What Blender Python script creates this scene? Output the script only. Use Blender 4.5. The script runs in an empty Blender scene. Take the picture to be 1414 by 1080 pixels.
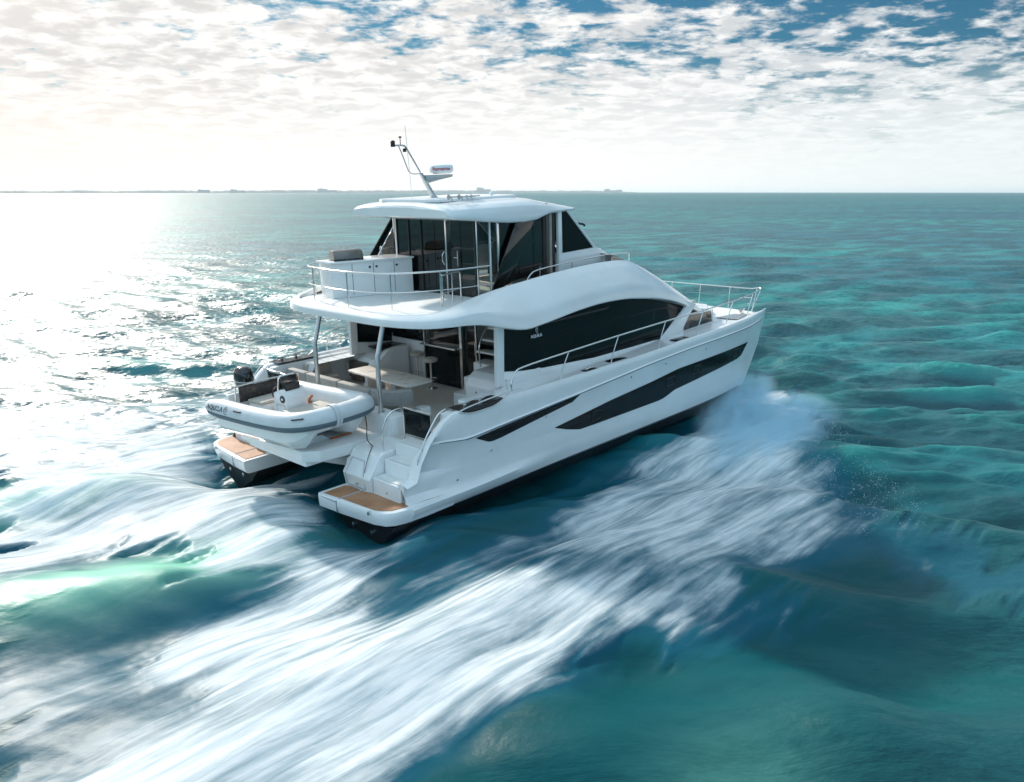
import bpy, bmesh, math, random
import numpy as np
from mathutils import Vector, Matrix, noise as mnoise
rad = math.radians
sc = bpy.context.scene
# ---------------------------------------------------------------- camera
CAM_H = 6.8198
cd = bpy.data.cameras.new('camera'); cam = bpy.data.objects.new('camera', cd)
sc.collection.objects.link(cam); sc.camera = cam
cam.location = (0, 0, CAM_H); cam.rotation_euler = (math.pi/2 - 0.2326, 0, 0)
cd.sensor_width = 36; cd.lens = 36*1165.29/1414; cd.clip_start = 0.1; cd.clip_end = 60000
# ---------------------------------------------------------------- light
SUN_AZ, SUN_EL = rad(-36), rad(31)        # azimuth from world +Y, negative = left
sdir = Vector((math.sin(SUN_AZ)*math.cos(SUN_EL), math.cos(SUN_AZ)*math.cos(SUN_EL), math.sin(SUN_EL)))
sl = bpy.data.lights.new('sun', 'SUN'); so = bpy.data.objects.new('sun', sl); sc.collection.objects.link(so)
sl.energy = 3.7; sl.angle = rad(2.5); sl.color = (1.0, 0.93, 0.84)
so.rotation_euler = (-sdir).to_track_quat('-Z', 'Y').to_euler()
sc.view_settings.view_transform = 'Standard'; sc.view_settings.look = 'None'
sc.cycles.volume_bounces = 3
sc.view_settings.exposure = 0.36; sc.view_settings.gamma = 1

class NT:
    """small node-tree helper"""
    def __init__(s, t): s.t = t; t.nodes.clear()
    def n(s, ty, **kw):
        nd = s.t.nodes.new(ty)
        ins = kw.pop('ins', {})
        for k, v in kw.items(): setattr(nd, k, v)
        for k, v in ins.items():
            if isinstance(v, bpy.types.NodeSocket): s.t.links.new(v, nd.inputs[k])
            else: nd.inputs[k].default_value = v
        return nd
    def m(s, op, a, b=None, c=None, clamp=False):
        nd = s.t.nodes.new('ShaderNodeMath'); nd.operation = op; nd.use_clamp = clamp
        for i, v in enumerate((a, b, c)):
            if v is None: continue
            if isinstance(v, bpy.types.NodeSocket): s.t.links.new(v, nd.inputs[i])
            else: nd.inputs[i].default_value = v
        return nd.outputs[0]
    def rng(s, v, a, b, c=0., d=1., smooth=True):
        nd = s.t.nodes.new('ShaderNodeMapRange'); nd.interpolation_type = 'SMOOTHSTEP' if smooth else 'LINEAR'
        s.t.links.new(v, nd.inputs[0])
        for i, x in enumerate((a, b, c, d)):
            if isinstance(x, bpy.types.NodeSocket): s.t.links.new(x, nd.inputs[i+1])
            else: nd.inputs[i+1].default_value = x
        return nd.outputs[0]
    def mix(s, f, a, b, blend='MIX'):
        nd = s.t.nodes.new('ShaderNodeMix'); nd.data_type = 'RGBA'; nd.blend_type = blend
        for i, v in ((0, f), (6, a), (7, b)):
            if isinstance(v, bpy.types.NodeSocket): s.t.links.new(v, nd.inputs[i])
            elif i == 0: nd.inputs[0].default_value = v
            else: nd.inputs[i].default_value = (*v[:3], 1)
        return nd.outputs[2]
    def noise(s, vec, scale, detail=4., rough=.55, dist=0.):
        nd = s.n('ShaderNodeTexNoise', ins={'Vector': vec, 'Scale': scale, 'Detail': detail, 'Roughness': rough, 'Distortion': dist})
        return nd.outputs[0]
    def link(s, a, b): s.t.links.new(a, b)

def build_world():
    w = bpy.data.worlds.new('World'); sc.world = w; w.use_nodes = True
    N = NT(w.node_tree)
    sky = N.n('ShaderNodeTexSky', sky_type='NISHITA', sun_disc=False, sun_elevation=SUN_EL, sun_rotation=SUN_AZ,
              air_density=1.0, dust_density=0.6, ozone_density=1.8)
    geo = N.n('ShaderNodeTexCoord'); d = geo.outputs['Generated']
    sep = N.n('ShaderNodeSeparateXYZ', ins={0: d}); x, y, z = sep.outputs
    zz = N.m('MAXIMUM', z, 0.0)
    den = N.m('ADD', zz, 0.14)
    cx = N.m('DIVIDE', x, den); cy = N.m('DIVIDE', y, den)
    P = N.n('ShaderNodeCombineXYZ', ins={0: cx, 1: cy, 2: 3.3}).outputs[0]
    big = N.noise(P, 1.6, 3, .5)
    n1 = N.noise(P, 6.5, 9, .60, .25)
    n2 = N.noise(P, 20.0, 5, .6, .1)
    # fewer clouds high up and towards the right / behind
    cov = N.m('ADD', N.m('MULTIPLY', big, .34), N.m('MULTIPLY', n1, .8))
    cov = N.m('ADD', cov, N.m('MULTIPLY', n2, .17))
    thr = N.rng(z, 0.05, .21, .40, .645, False)
    thr = N.m('SUBTRACT', thr, N.rng(z, .24, .5, 0., .16))  # denser unseen cloud overhead, added to lift the ambient light
    thr = N.m('ADD', thr, N.rng(x, -.35, .45, -.06, .07, False))
    thr = N.m('ADD', thr, N.rng(y, .5, -.5, 0., .02, False))
    m = N.rng(N.m('SUBTRACT', cov, thr), -.045, .125)
    skyc = N.n('ShaderNodeVectorMath', operation='SCALE', ins={0: sky.outputs[0]}); skyc.inputs['Scale'].default_value = .085
    blue = N.mix(1.0, skyc.outputs[0], N.mix(N.rng(z, .2, .5), (.13, .37, .47), (.5, .9, 1.)), 'MULTIPLY')  # blue raised overhead, beyond the view, as extra fill light
    # cloud brightness: thick parts greyer, brighter toward the sun
    thick = N.rng(N.m('SUBTRACT', cov, thr), .05, .42)
    dot = N.n('ShaderNodeVectorMath', operation='DOT_PRODUCT', ins={0: d, 1: tuple(sdir)}).outputs['Value']
    sunny = N.rng(dot, .45, .95)
    sh = N.noise(P, 8.0, 5, .58, .3)
    c0 = N.mix(N.rng(sh, .40, .64), (.50, .54, .57), (.76, .77, .77))
    c0 = N.mix(N.m('MULTIPLY', thick, .22), c0, (.46, .50, .54))
    c1 = N.mix(N.rng(sh, .36, .60), (.60, .585, .57), (.84, .82, .79))
    cl = N.mix(sunny, c0, c1)
    cl = N.mix(N.rng(z, .22, .45), cl, (.50, .64, .74))  # overhead cloud tinted blue-grey to cool the fill light
    back = N.rng(y, .1, -.3)
    cl = N.mix(back, cl, (.54, .80, 1.0))  # sky behind the camera made bright blue to fill the shaded side
    col = N.mix(m, blue, cl)
    # bright haze at the horizon, warm on the sun side
    hz = N.rng(z, .015, .145, 1., 0.)
    hcol = N.mix(N.rng(x, -.62, -.1), (.92, .81, .73), (.83, .83, .81))
    hcol = N.mix(N.rng(x, -.05, .55), hcol, (.70, .75, .75))
    hcol = N.mix(back, hcol, (.50, .73, .92))
    col = N.mix(N.m('MULTIPLY', hz, .93), col, hcol)
    glow = N.rng(dot, .90, 1.0)
    col = N.mix(glow, col, (1.0, .95, .88))
    below = N.rng(z, -.02, -.0001, 1., 0.)
    col = N.mix(below, col, (.05, .16, .18))
    bg = N.n('ShaderNodeBackground', ins={0: col, 1: 1.0})
    out = N.n('ShaderNodeOutputWorld'); N.link(bg.outputs[0], out.inputs[0])
build_world()

# ---------------------------------------------------------------- materials
def pmat(name, col, rough=.4, metal=0., coat=0., spec=.5, var=0., vscale=3., bump=0., bscale=40., trans=0., ior=1.45, streak=None):
    m = bpy.data.materials.new(name); m.use_nodes = True
    N = NT(m.node_tree)
    b = N.n('ShaderNodeBsdfPrincipled')
    b.inputs['Base Color'].default_value = (*col, 1); b.inputs['Roughness'].default_value = rough
    b.inputs['Metallic'].default_value = metal; b.inputs['Coat Weight'].default_value = coat; b.inputs['Coat Roughness'].default_value = .05
    b.inputs['Specular IOR Level'].default_value = spec; b.inputs['Transmission Weight'].default_value = trans; b.inputs['IOR'].default_value = ior
    tc = N.n('ShaderNodeTexCoord').outputs['Object']
    if streak:
        mp = N.n('ShaderNodeMapping', ins={'Vector': tc, 'Scale': streak}); tv = mp.outputs[0]
    else: tv = tc
    if var > 0:
        f = N.noise(tv, vscale, 5, .6)
        lo = tuple(c*(1-var) for c in col); hi = tuple(min(1, c*(1+var*.6)) for c in col)
        N.link(N.mix(N.rng(f, .3, .7), lo, hi), b.inputs['Base Color'])
        N.link(N.rng(f, .2, .8, rough*.8, min(1, rough*1.25)), b.inputs['Roughness'])
    if bump > 0:
        f2 = N.noise(tc, bscale, 3, .5)
        bp = N.n('ShaderNodeBump', ins={'Height': f2, 'Strength': bump, 'Distance': .02}); N.link(bp.outputs[0], b.inputs['Normal'])
    o = N.n('ShaderNodeOutputMaterial'); N.link(b.outputs[0], o.inputs[0])
    return m
M = {}
M['gel'] = pmat('white_gelcoat', (.80, .80, .79), .22, coat=.5, var=.05, vscale=.9, bump=.04, bscale=1.6)
M['deck'] = pmat('nonskid_white', (.72, .72, .70), .6, var=.05, vscale=6, bump=.15, bscale=90)
M['sole'] = pmat('cockpit_sole', (.60, .56, .51), .55, var=.08, vscale=5)
M['black'] = pmat('black_bottom_paint', (.012, .013, .016), .35, var=.3, vscale=4)
M['glass'] = pmat('black_window_glass', (.004, .008, .009), .06, spec=.22, var=.2, vscale=.6)
M['rubber'] = pmat('black_rubber', (.02, .02, .02), .55)
M['steel'] = pmat('polished_steel', (.75, .75, .74), .16, metal=1)
M['alu'] = pmat('brushed_aluminium', (.55, .56, .56), .32, metal=1)
M['grey'] = pmat('grey_vinyl', (.34, .32, .30), .6, var=.10, vscale=8, bump=.2, bscale=25)
M['beige'] = pmat('beige_vinyl', (.50, .45, .39), .6, var=.08, vscale=8, bump=.2, bscale=25)
M['table'] = pmat('pale_table_laminate', (.74, .69, .63), .3, var=.04)
M['dark'] = pmat('dark_counter_stone', (.035, .03, .03), .25, var=.3, vscale=10)
M['brown'] = pmat('brown_joinery', (.10, .075, .06), .4, var=.25, vscale=3, streak=(1, 1, 8))
M['hyp'] = pmat('pale_tender_tube', (.62, .64, .65), .42, var=.06, vscale=5)
M['strake'] = pmat('dark_grey_rub_strake', (.10, .14, .17), .55)
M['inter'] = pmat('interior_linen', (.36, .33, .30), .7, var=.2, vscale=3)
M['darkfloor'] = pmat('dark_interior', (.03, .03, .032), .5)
M['print'] = pmat('dark_print', (.03, .035, .04), .5)
M['wprint'] = pmat('white_print', (.80, .82, .82), .5)
M['red'] = pmat('red_print', (.50, .02, .05), .5)
M['orange'] = pmat('orange_plastic', (.50, .13, .02), .5)
M['skin'] = pmat('skin', (.42, .26, .19), .5)
M['shirt'] = pmat('white_shirt', (.62, .62, .60), .8)
M['trousers'] = pmat('dark_trousers', (.04, .05, .07), .8)
M['cap'] = pmat('dark_hair', (.03, .022, .018), .6)
M['outboard'] = pmat('black_cowling', (.015, .016, .018), .18, coat=.6)
M['seam'] = pmat('grey_seam', (.30, .31, .32), .5)

def teak():
    m = bpy.data.materials.new('teak_planking'); m.use_nodes = True; N = NT(m.node_tree)
    tc = N.n('ShaderNodeTexCoord').outputs['Object']
    sp = N.n('ShaderNodeSeparateXYZ', ins={0: tc}); y = sp.outputs[1]
    fr = N.m('FRACT', N.m('MULTIPLY', y, 15.))
    seam = N.m('LESS_THAN', N.m('ABSOLUTE', N.m('SUBTRACT', fr, .5)), .45)
    mp = N.n('ShaderNodeMapping', ins={'Vector': tc, 'Scale': (4, 40, 4)}).outputs[0]
    g = N.noise(mp, 1.2, 5, .6)
    big = N.noise(tc, 1.8, 3, .5)
    c = N.mix(N.rng(g, .3, .7), (.27, .110, .048), (.46, .22, .105))
    c = N.mix(N.rng(big, .35, .65, 0, .5), c, (.52, .28, .15))
    c = N.mix(seam, (.12, .07, .045), c)
    b = N.n('ShaderNodeBsdfPrincipled', ins={'Base Color': c, 'Roughness': .55})
    o = N.n('ShaderNodeOutputMaterial'); N.link(b.outputs[0], o.inputs[0]); return m
M['teak'] = teak()

def tinted(name, col, f=.75):
    m = bpy.data.materials.new(name); m.use_nodes = True; N = NT(m.node_tree)
    tr = N.n('ShaderNodeBsdfTransparent', ins={0: (*col, 1)})
    gl = N.n('ShaderNodeBsdfGlossy', ins={0: (1, 1, 1, 1), 1: .03})
    lw = N.n('ShaderNodeFresnel', ins={0: 1.5})
    mx = N.n('ShaderNodeMixShader', ins={0: N.m('ADD', lw.outputs[0], .02), 1: tr.outputs[0], 2: gl.outputs[0]})
    o = N.n('ShaderNodeOutputMaterial'); N.link(mx.outputs[0], o.inputs[0]); return m
M['tint'] = tinted('dark_tinted_glass', (.07, .09, .09))
M['tint2'] = tinted('side_tinted_glass', (.26, .33, .35))
M['clear'] = tinted('clear_curved_glass', (.80, .86, .84))
M['smoke'] = tinted('smoked_acrylic', (.25, .24, .23))

# ---------------------------------------------------------------- mesh builder
class MB:
    def __init__(s): s.v = []; s.f = []
    def add(s, vs, fs):
        o = len(s.v); s.v += [tuple(map(float, p)) for p in vs]; s.f += [tuple(i+o for i in f) for f in fs]; return s
    def bm(s, b):
        b.verts.ensure_lookup_table(); idx = {v: i for i, v in enumerate(b.verts)}
        s.add([v.co[:] for v in b.verts], [[idx[v] for v in f.verts] for f in b.faces]); b.free(); return s
    def box(s, x0, x1, y0, y1, z0, z1, bev=.0, seg=2, rz=0., piv=None):
        b = bmesh.new(); bmesh.ops.create_cube(b, size=1)
        for v in b.verts: v.co = Vector(((x0+x1)/2+v.co.x*(x1-x0), (y0+y1)/2+v.co.y*(y1-y0), (z0+z1)/2+v.co.z*(z1-z0)))
        if bev: bmesh.ops.bevel(b, geom=b.edges[:], offset=bev, segments=seg, profile=.6, affect='EDGES')
        if rz:
            c = Vector(piv or ((x0+x1)/2, (y0+y1)/2, 0)); bmesh.ops.rotate(b, verts=b.verts, cent=c, matrix=Matrix.Rotation(rz, 3, 'Z'))
        return s.bm(b)
    def prism(s, pts, ax, lo, hi, bev=0., seg=2):
        """pts: 2-D polygon in the two axes other than ax"""
        b = bmesh.new()
        def mk(p, c):
            return {'X': (c, p[0], p[1]), 'Y': (p[0], c, p[1]), 'Z': (p[0], p[1], c)}[ax]
        A = [b.verts.new(mk(p, lo)) for p in pts]; B = [b.verts.new(mk(p, hi)) for p in pts]; n = len(pts)
        b.faces.new(A); b.faces.new(B[::-1])
        for i in range(n): b.faces.new((A[i], B[i], B[(i+1) % n], A[(i+1) % n]))
        bmesh.ops.recalc_face_normals(b, faces=b.faces)
        if bev:
            e = [e for e in b.edges if len(e.link_faces) == 2 and e.calc_face_angle(0) > .35]
            bmesh.ops.bevel(b, geom=e, offset=bev, segments=seg, profile=.6, affect='EDGES')
        return s.bm(b)
    def loft(s, secs, closed=False, cap0=False, cap1=False, ring=False):
        n = len(secs[0]); vs = [p for sec in secs for p in sec]; fs = []
        m = len(secs)
        for i in range(m if ring else m-1):
            i2 = (i+1) % m
            for j in range(n if closed else n-1):
                j2 = (j+1) % n; fs.append((i*n+j, i*n+j2, i2*n+j2, i2*n+j))
        if cap0: fs.append(tuple(range(n)))
        if cap1: fs.append(tuple((m-1)*n+j for j in range(n))[::-1])
        return s.add(vs, fs)
    def tube(s, path, r, n=10, closed=False, rs=None, cap=True):
        P = [Vector(p) for p in path]; m = len(P); secs = []
        up = None
        for i in range(m):
            a = P[i-1] if (i > 0 or closed) else P[i]; c = P[(i+1) % m] if (i < m-1 or closed) else P[i]
            t = (c-a).normalized()
            if up is None:
                up = Vector((0, 0, 1)) if abs(t.z) < .9 else Vector((1, 0, 0))
            side = t.cross(up); 
            if side.length < 1e-4: side = t.cross(Vector((0, 1, 0)))
            side.normalize(); up = side.cross(t).normalized()
            rr = rs[i] if rs else r
            secs.append([tuple(P[i]+side*math.cos(2*math.pi*k/n)*rr+up*math.sin(2*math.pi*k/n)*rr) for k in range(n)])
        return s.loft(secs, closed=True, cap0=cap and not closed, cap1=cap and not closed, ring=closed)
    def lathe(s, prof, c, n=20, axis='Z'):
        secs = []
        for (r, h) in prof:
            ring = []
            for k in range(n):
                a = 2*math.pi*k/n; u, w = r*math.cos(a), r*math.sin(a)
                ring.append({'Z': (c[0]+u, c[1]+w, c[2]+h), 'X': (c[0]+h, c[1]+u, c[2]+w), 'Y': (c[0]+u, c[1]+h, c[2]+w)}[axis])
            secs.append(ring)
        return s.loft(secs, closed=True, cap0=True, cap1=True)
    def mirror(s):
        n = len(s.v); s.v += [(x, -y, z) for x, y, z in s.v]; s.f += [tuple(i+n for i in f[::-1]) for f in s.f]; return s
    def xf(s, mat):
        s.v = [tuple(mat @ Vector(p)) for p in s.v]; return s
    def build(s, name, mat, parent=None, ang=35, label=None):
        me = bpy.data.meshes.new(name); me.from_pydata(s.v, [], s.f); me.validate()
        b = bmesh.new(); b.from_mesh(me); bmesh.ops.recalc_face_normals(b, faces=b.faces); b.to_mesh(me); b.free()
        me.polygons.foreach_set('use_smooth', [True]*len(me.polygons)); me.set_sharp_from_angle(angle=rad(ang))
        me.materials.append(M[mat] if isinstance(mat, str) else mat)
        o = bpy.data.objects.new(name, me); sc.collection.objects.link(o)
        if parent: o.parent = parent
        if label: o['label'] = label
        return o
def flipY(pts): return [(x, -y, z) for x, y, z in pts]
def smooth(pts, n=6, closed=False):
    P = [Vector(p) for p in pts]; m = len(P); out = []
    for i in range(m if closed else m-1):
        p0 = P[i-1] if (i > 0 or closed) else P[0]; p1 = P[i]; p2 = P[(i+1) % m]; p3 = P[(i+2) % m] if (i+2 < m or closed) else P[-1]
        for k in range(n):
            t = k/n
            out.append(tuple(.5*((2*p1)+(-p0+p2)*t+(2*p0-5*p1+4*p2-p3)*t*t+(-p0+3*p1-3*p2+p3)*t**3)))
    if not closed: out.append(tuple(P[-1]))
    return out
def interp(x, tab):
    xs = [a for a, _ in tab]; return float(np.interp(x, xs, [b for _, b in tab]))
def sstep(a, b, x):
    t = min(1, max(0, (x-a)/(b-a))); return t*t*(3-2*t)
def empty(name, label, cat, loc=(0, 0, 0), rot=(0, 0, 0), group=None):
    o = bpy.data.objects.new(name, None); sc.collection.objects.link(o); o.location = loc; o.rotation_euler = rot
    o['label'] = label; o['category'] = cat
    if group: o['group'] = group
    return o
def text_mb(txt, size, depth=.004, spacing=1., shear=0.):
    c = bpy.data.curves.new('t', 'FONT'); c.body = txt; c.size = size; c.extrude = depth; c.space_character = spacing
    c.align_x = 'CENTER'; c.align_y = 'CENTER'; c.offset = size*.018; c.shear = shear; c.resolution_u = 3
    o = bpy.data.objects.new('t', c); sc.collection.objects.link(o)
    dg = bpy.context.evaluated_depsgraph_get(); me = bpy.data.meshes.new_from_object(o.evaluated_get(dg))
    mb = MB(); mb.add([v.co[:] for v in me.vertices], [p.vertices[:] for p in me.polygons])
    bpy.data.objects.remove(o); bpy.data.curves.remove(c); bpy.data.meshes.remove(me); return mb
def frame(o, xd, yd):
    """matrix putting local x,y in directions xd,yd at origin o"""
    xd = Vector(xd).normalized(); yd = Vector(yd); yd = (yd-xd*yd.dot(xd)).normalized(); zd = xd.cross(yd)
    return Matrix(((xd.x, yd.x, zd.x, o[0]), (xd.y, yd.y, zd.y, o[1]), (xd.z, yd.z, zd.z, o[2]), (0, 0, 0, 1)))

# ================================================================ yacht
YAW, TRIM = 0.8029, 0.0409
ORI = Vector((-5.3826, 18.3453, .4514))
yacht = empty('motor_yacht', 'white power catamaran yacht with black hull windows and an enclosed flybridge, under way at speed', 'yacht',
              ORI, (0.0004, -TRIM, YAW))
BM = Matrix.Translation(ORI) @ Matrix.Rotation(YAW, 4, 'Z') @ Matrix.Rotation(-TRIM, 4, 'Y')

Z_SHEER = [(.85, .43), (1.0, .46), (1.17, .50), (1.25, .84), (1.5, 1.22), (1.8, 1.52), (2.05, 1.70), (2.4, 1.74), (5, 1.75), (9, 1.77), (12, 1.85), (14, 1.91), (15.5, 1.95), (17, 1.97)]
Z_KNUC = [(.85, 1.05), (1.7, 1.17), (2.5, 1.09), (3.5, 1.15), (6.2, 1.29), (9.3, 1.48), (11.2, 1.56), (14.5, 1.63), (16.3, 1.70)]
X_END = [(-1.1, 14.3), (-.35, 15.0), (.1, 15.35), (.8, 15.85), (1.6, 16.2), (2.0, 16.35)]
def hull_levels(X):
    bl = 1-sstep(.85, 2.6, X)          # stern taper of the upper side
    ch = 1-sstep(2.5, 6.5, X)          # chine rail fades forward
    zs, zk = interp(X, Z_SHEER), interp(X, Z_KNUC)
    L = [(-.34, 3.68+.04*ch), (-.17, 3.71+.14*ch), (-.05, 3.73+.15*ch-.03*bl), (.04, 3.735+.05*ch-.16*bl), (.14, 3.74-.20*bl),
         (.40, 3.77-.19*bl), (.49, 3.765-.22*bl), (.55, 3.77-.32*bl), (.80, 3.80-.31*bl), (zk-.03, 3.83-.24*bl), (zk, 3.845-.22*bl), (zk+.03, 3.81-.18*bl),
         ((zk+zs)/2+.02, 3.825-.14*bl), (zs-.05, 3.815-.12*bl), (zs-.012, 3.80-.12*bl), (zs, 3.77-.12*bl)]
    ya = float(np.interp(zs-.012, [a for a, _ in L], [b for _, b in L]))
    L = [(z, y) if z < zs-.004 or k > 13 else (zs-.012, ya) for k, (z, y) in enumerate(L)]
    if zs < 1.2: L[-2:] = [(zs-.012, ya), (zs, ya-.03)]
    return L
def bow_y(X, z, y, yend=3.42):
    xe = interp(z, X_END); t = max(0, min(1, (X-10.5)/(xe-10.5)))
    return y+(yend-y)*t**(2.6+2.2*max(0, min(1, (z-.3)/1.2)))
def Yh(X, z):
    L = hull_levels(X); return bow_y(X, z, float(np.interp(z, [a for a, _ in L], [b for _, b in L])))
SX = [0, .004, .010, .018, .026, .032, .04, .052, .066, .08, .1, .12]+[.12+.88*(i/46)**.92 for i in range(1, 47)]
def hull_side(sgn):
    secs = []
    for s in SX:
        sec = []
        X0 = .85+s*(16.3-.85); zs = interp(X0, Z_SHEER)
        base = hull_levels(X0)
        for z, y in base:
            xe = interp(z, X_END); X = .85+s*(xe-.85); sec.append((X, bow_y(X, z, y), z))
        xe = interp(zs, X_END); X = .85+s*(xe-.85)
        t = max(0, (X-10.5)/(xe-10.5))**2.8
        zd = .3 if X0 < 3.0 else zs-.09
        sec.append((X, bow_y(X, zs, base[-1][1]-.10, 3.40), zs-.0))
        sec.append((X, bow_y(X, zs, base[-1][1]-.14, 3.39), zs-.03))
        sec.append((X, bow_y(X, zs, base[-1][1]-.15, 3.385), zd))
        # deck strip inboard then hull inner side
        yin = 3.50 if X0 < 3.0 else 2.86
        yin = yin+(3.35-yin)*t
        sec.append((X, yin, zd))
        secs.append([(a, sgn*b, c) for a, b, c in sec])
    mb = MB().loft(secs)
    # aft closure + inboard side of the hull
    n = len(secs[0])
    mb.add(secs[0], [tuple(range(n))])
    ins = []
    for s in SX:
        row = []
        for z, y in ((.6, 1.62), (.5, 1.58), (0, 1.55), (-.34, 1.62)):
            xe = interp(z, X_END); X = .85+s*(xe-.85); t = max(0, (X-9.5)/(xe-9.5))**2.2
            row.append((X, sgn*(y+(3.40-y)*t), z))
        ins.append(row)
    mb.loft(ins)
    return mb
def hull_bottom(sgn):
    secs = []
    for s in SX:
        row = []
        for z, y in ((-.335, 3.70), (-.42, 3.66), (-.62, 3.45), (-.70, 3.42), (-1.12, 2.68), (-.68, 1.95), (-.6, 1.92), (-.4, 1.68), (-.335, 1.64)):
            xe = interp(z, X_END); X = .42+s*(xe-.42); t = max(0, (X-9.5)/(xe-9.5))**2.4
            row.append((X, sgn*(y+(3.38-y)*t), z))
        secs.append(row)
    return MB().loft(secs, cap0=True)
for sgn, lab in ((-1, None), (1, None)):
    h = hull_side(sgn).build('hull', 'gel', yacht, 38)
    hull_bottom(sgn).build('hull_bottom', 'black', h)
    for yy, rr in ((2.35, .05), (3.0, .05)): MB().lathe([(0, 0), (rr, 0), (rr, -.05), (rr*.5, -.06)], (.42, sgn*yy, -.62), 12, 'X').build('exhaust_outlet', 'steel', h)

def hull_strip(top, bot, name, mat, sgn, off=.012, parent=None, rows=5, dx=.12):
    x0, x1 = top[0][0], top[-1][0]; n = max(4, int((x1-x0)/dx)); secs = []
    xs = sorted(set([x0+(x1-x0)*i/n for i in range(n+1)]+[p[0] for p in bot if x0 < p[0] < x1]))
    for X in xs:
        a, b = interp(X, bot), interp(X, top)
        secs.append([(X, sgn*(Yh(X, a+(b-a)*j/rows)+(off if 0 < j < rows else off-.004)), a+(b-a)*j/rows) for j in range(rows+1)])
    return MB().loft(secs).build(name, mat, parent, 60)
LONG_T = [(5.35, .62), (7.5, .83), (9.3, .95), (10.6, 1.07), (14.72, 1.13)]
LONG_B = [(5.35, .61), (5.8, .46), (6.3, .335), (6.85, .325), (9.7, .32), (9.95, .34), (10.5, .47), (12.5, .6), (14.1, .70), (14.35, .76), (14.72, 1.12)]
SLIT_T = [(2.7, 1.045), (3.5, 1.105), (6.23, 1.262)]
SLIT_B = [(2.7, 1.035), (3.1, .85), (3.25, .835), (3.5, .85), (4.6, .98), (5.95, 1.13), (6.23, 1.255)]
for sgn in (-1, 1):
    w = hull_strip(LONG_T, LONG_B, 'hull_window', 'glass', sgn, parent=yacht)
    hull_strip(SLIT_T, SLIT_B, 'hull_window', 'glass', sgn, parent=yacht)
    for X, zc in ((6.95, .56), (10.25, .78), (11.6, .86), (13.9, .93)):
        hw = .2; hh = .115
        path = []
        for k in range(28):
            a = 2*math.pi*k/28; cx_, cz_ = math.copysign(abs(math.cos(a))**.35, math.cos(a))*hw, math.copysign(abs(math.sin(a))**.35, math.sin(a))*hh
            path.append((X+cx_+cz_*.15, sgn*(Yh(X+cx_, zc+cz_)+.016), zc+cz_))
        MB().tube(path, .012, 6, closed=True).build('portlight', 'rubber', w)
    # rub line under the knuckle
    pth = []
    for i in range(60):
        X = 1.75+(15.9-1.75)*i/59; z = interp(X, Z_KNUC)-.012; pth.append((X, sgn*(Yh(X, z)+.003), z))
    MB().tube(pth, .011, 6).build('rub_line', 'strake', yacht)
    pth = []
    for i in range(60):
        X = .9+(14.6-.9)*i/59; z = -.315; pth.append((X, sgn*(Yh(X, z)+.008), z))
    MB().tube(pth, .010, 6).build('boot_stripe', 'print', yacht)
    for X, z in ((5.0, .98), (8.35, 1.28), (9.95, 1.34), (12.0, 1.4), (2.2, .2), (3.2, .62)):
        MB().lathe([(0, .0), (.03, 0), (.03, .012), (.012, .016)], (X, 0, 0), 10, 'Y').xf(Matrix.Translation((0, sgn*Yh(X, z) if sgn > 0 else -Yh(X, z)-.014, z))).build('hull_fitting', 'steel', yacht)

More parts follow.
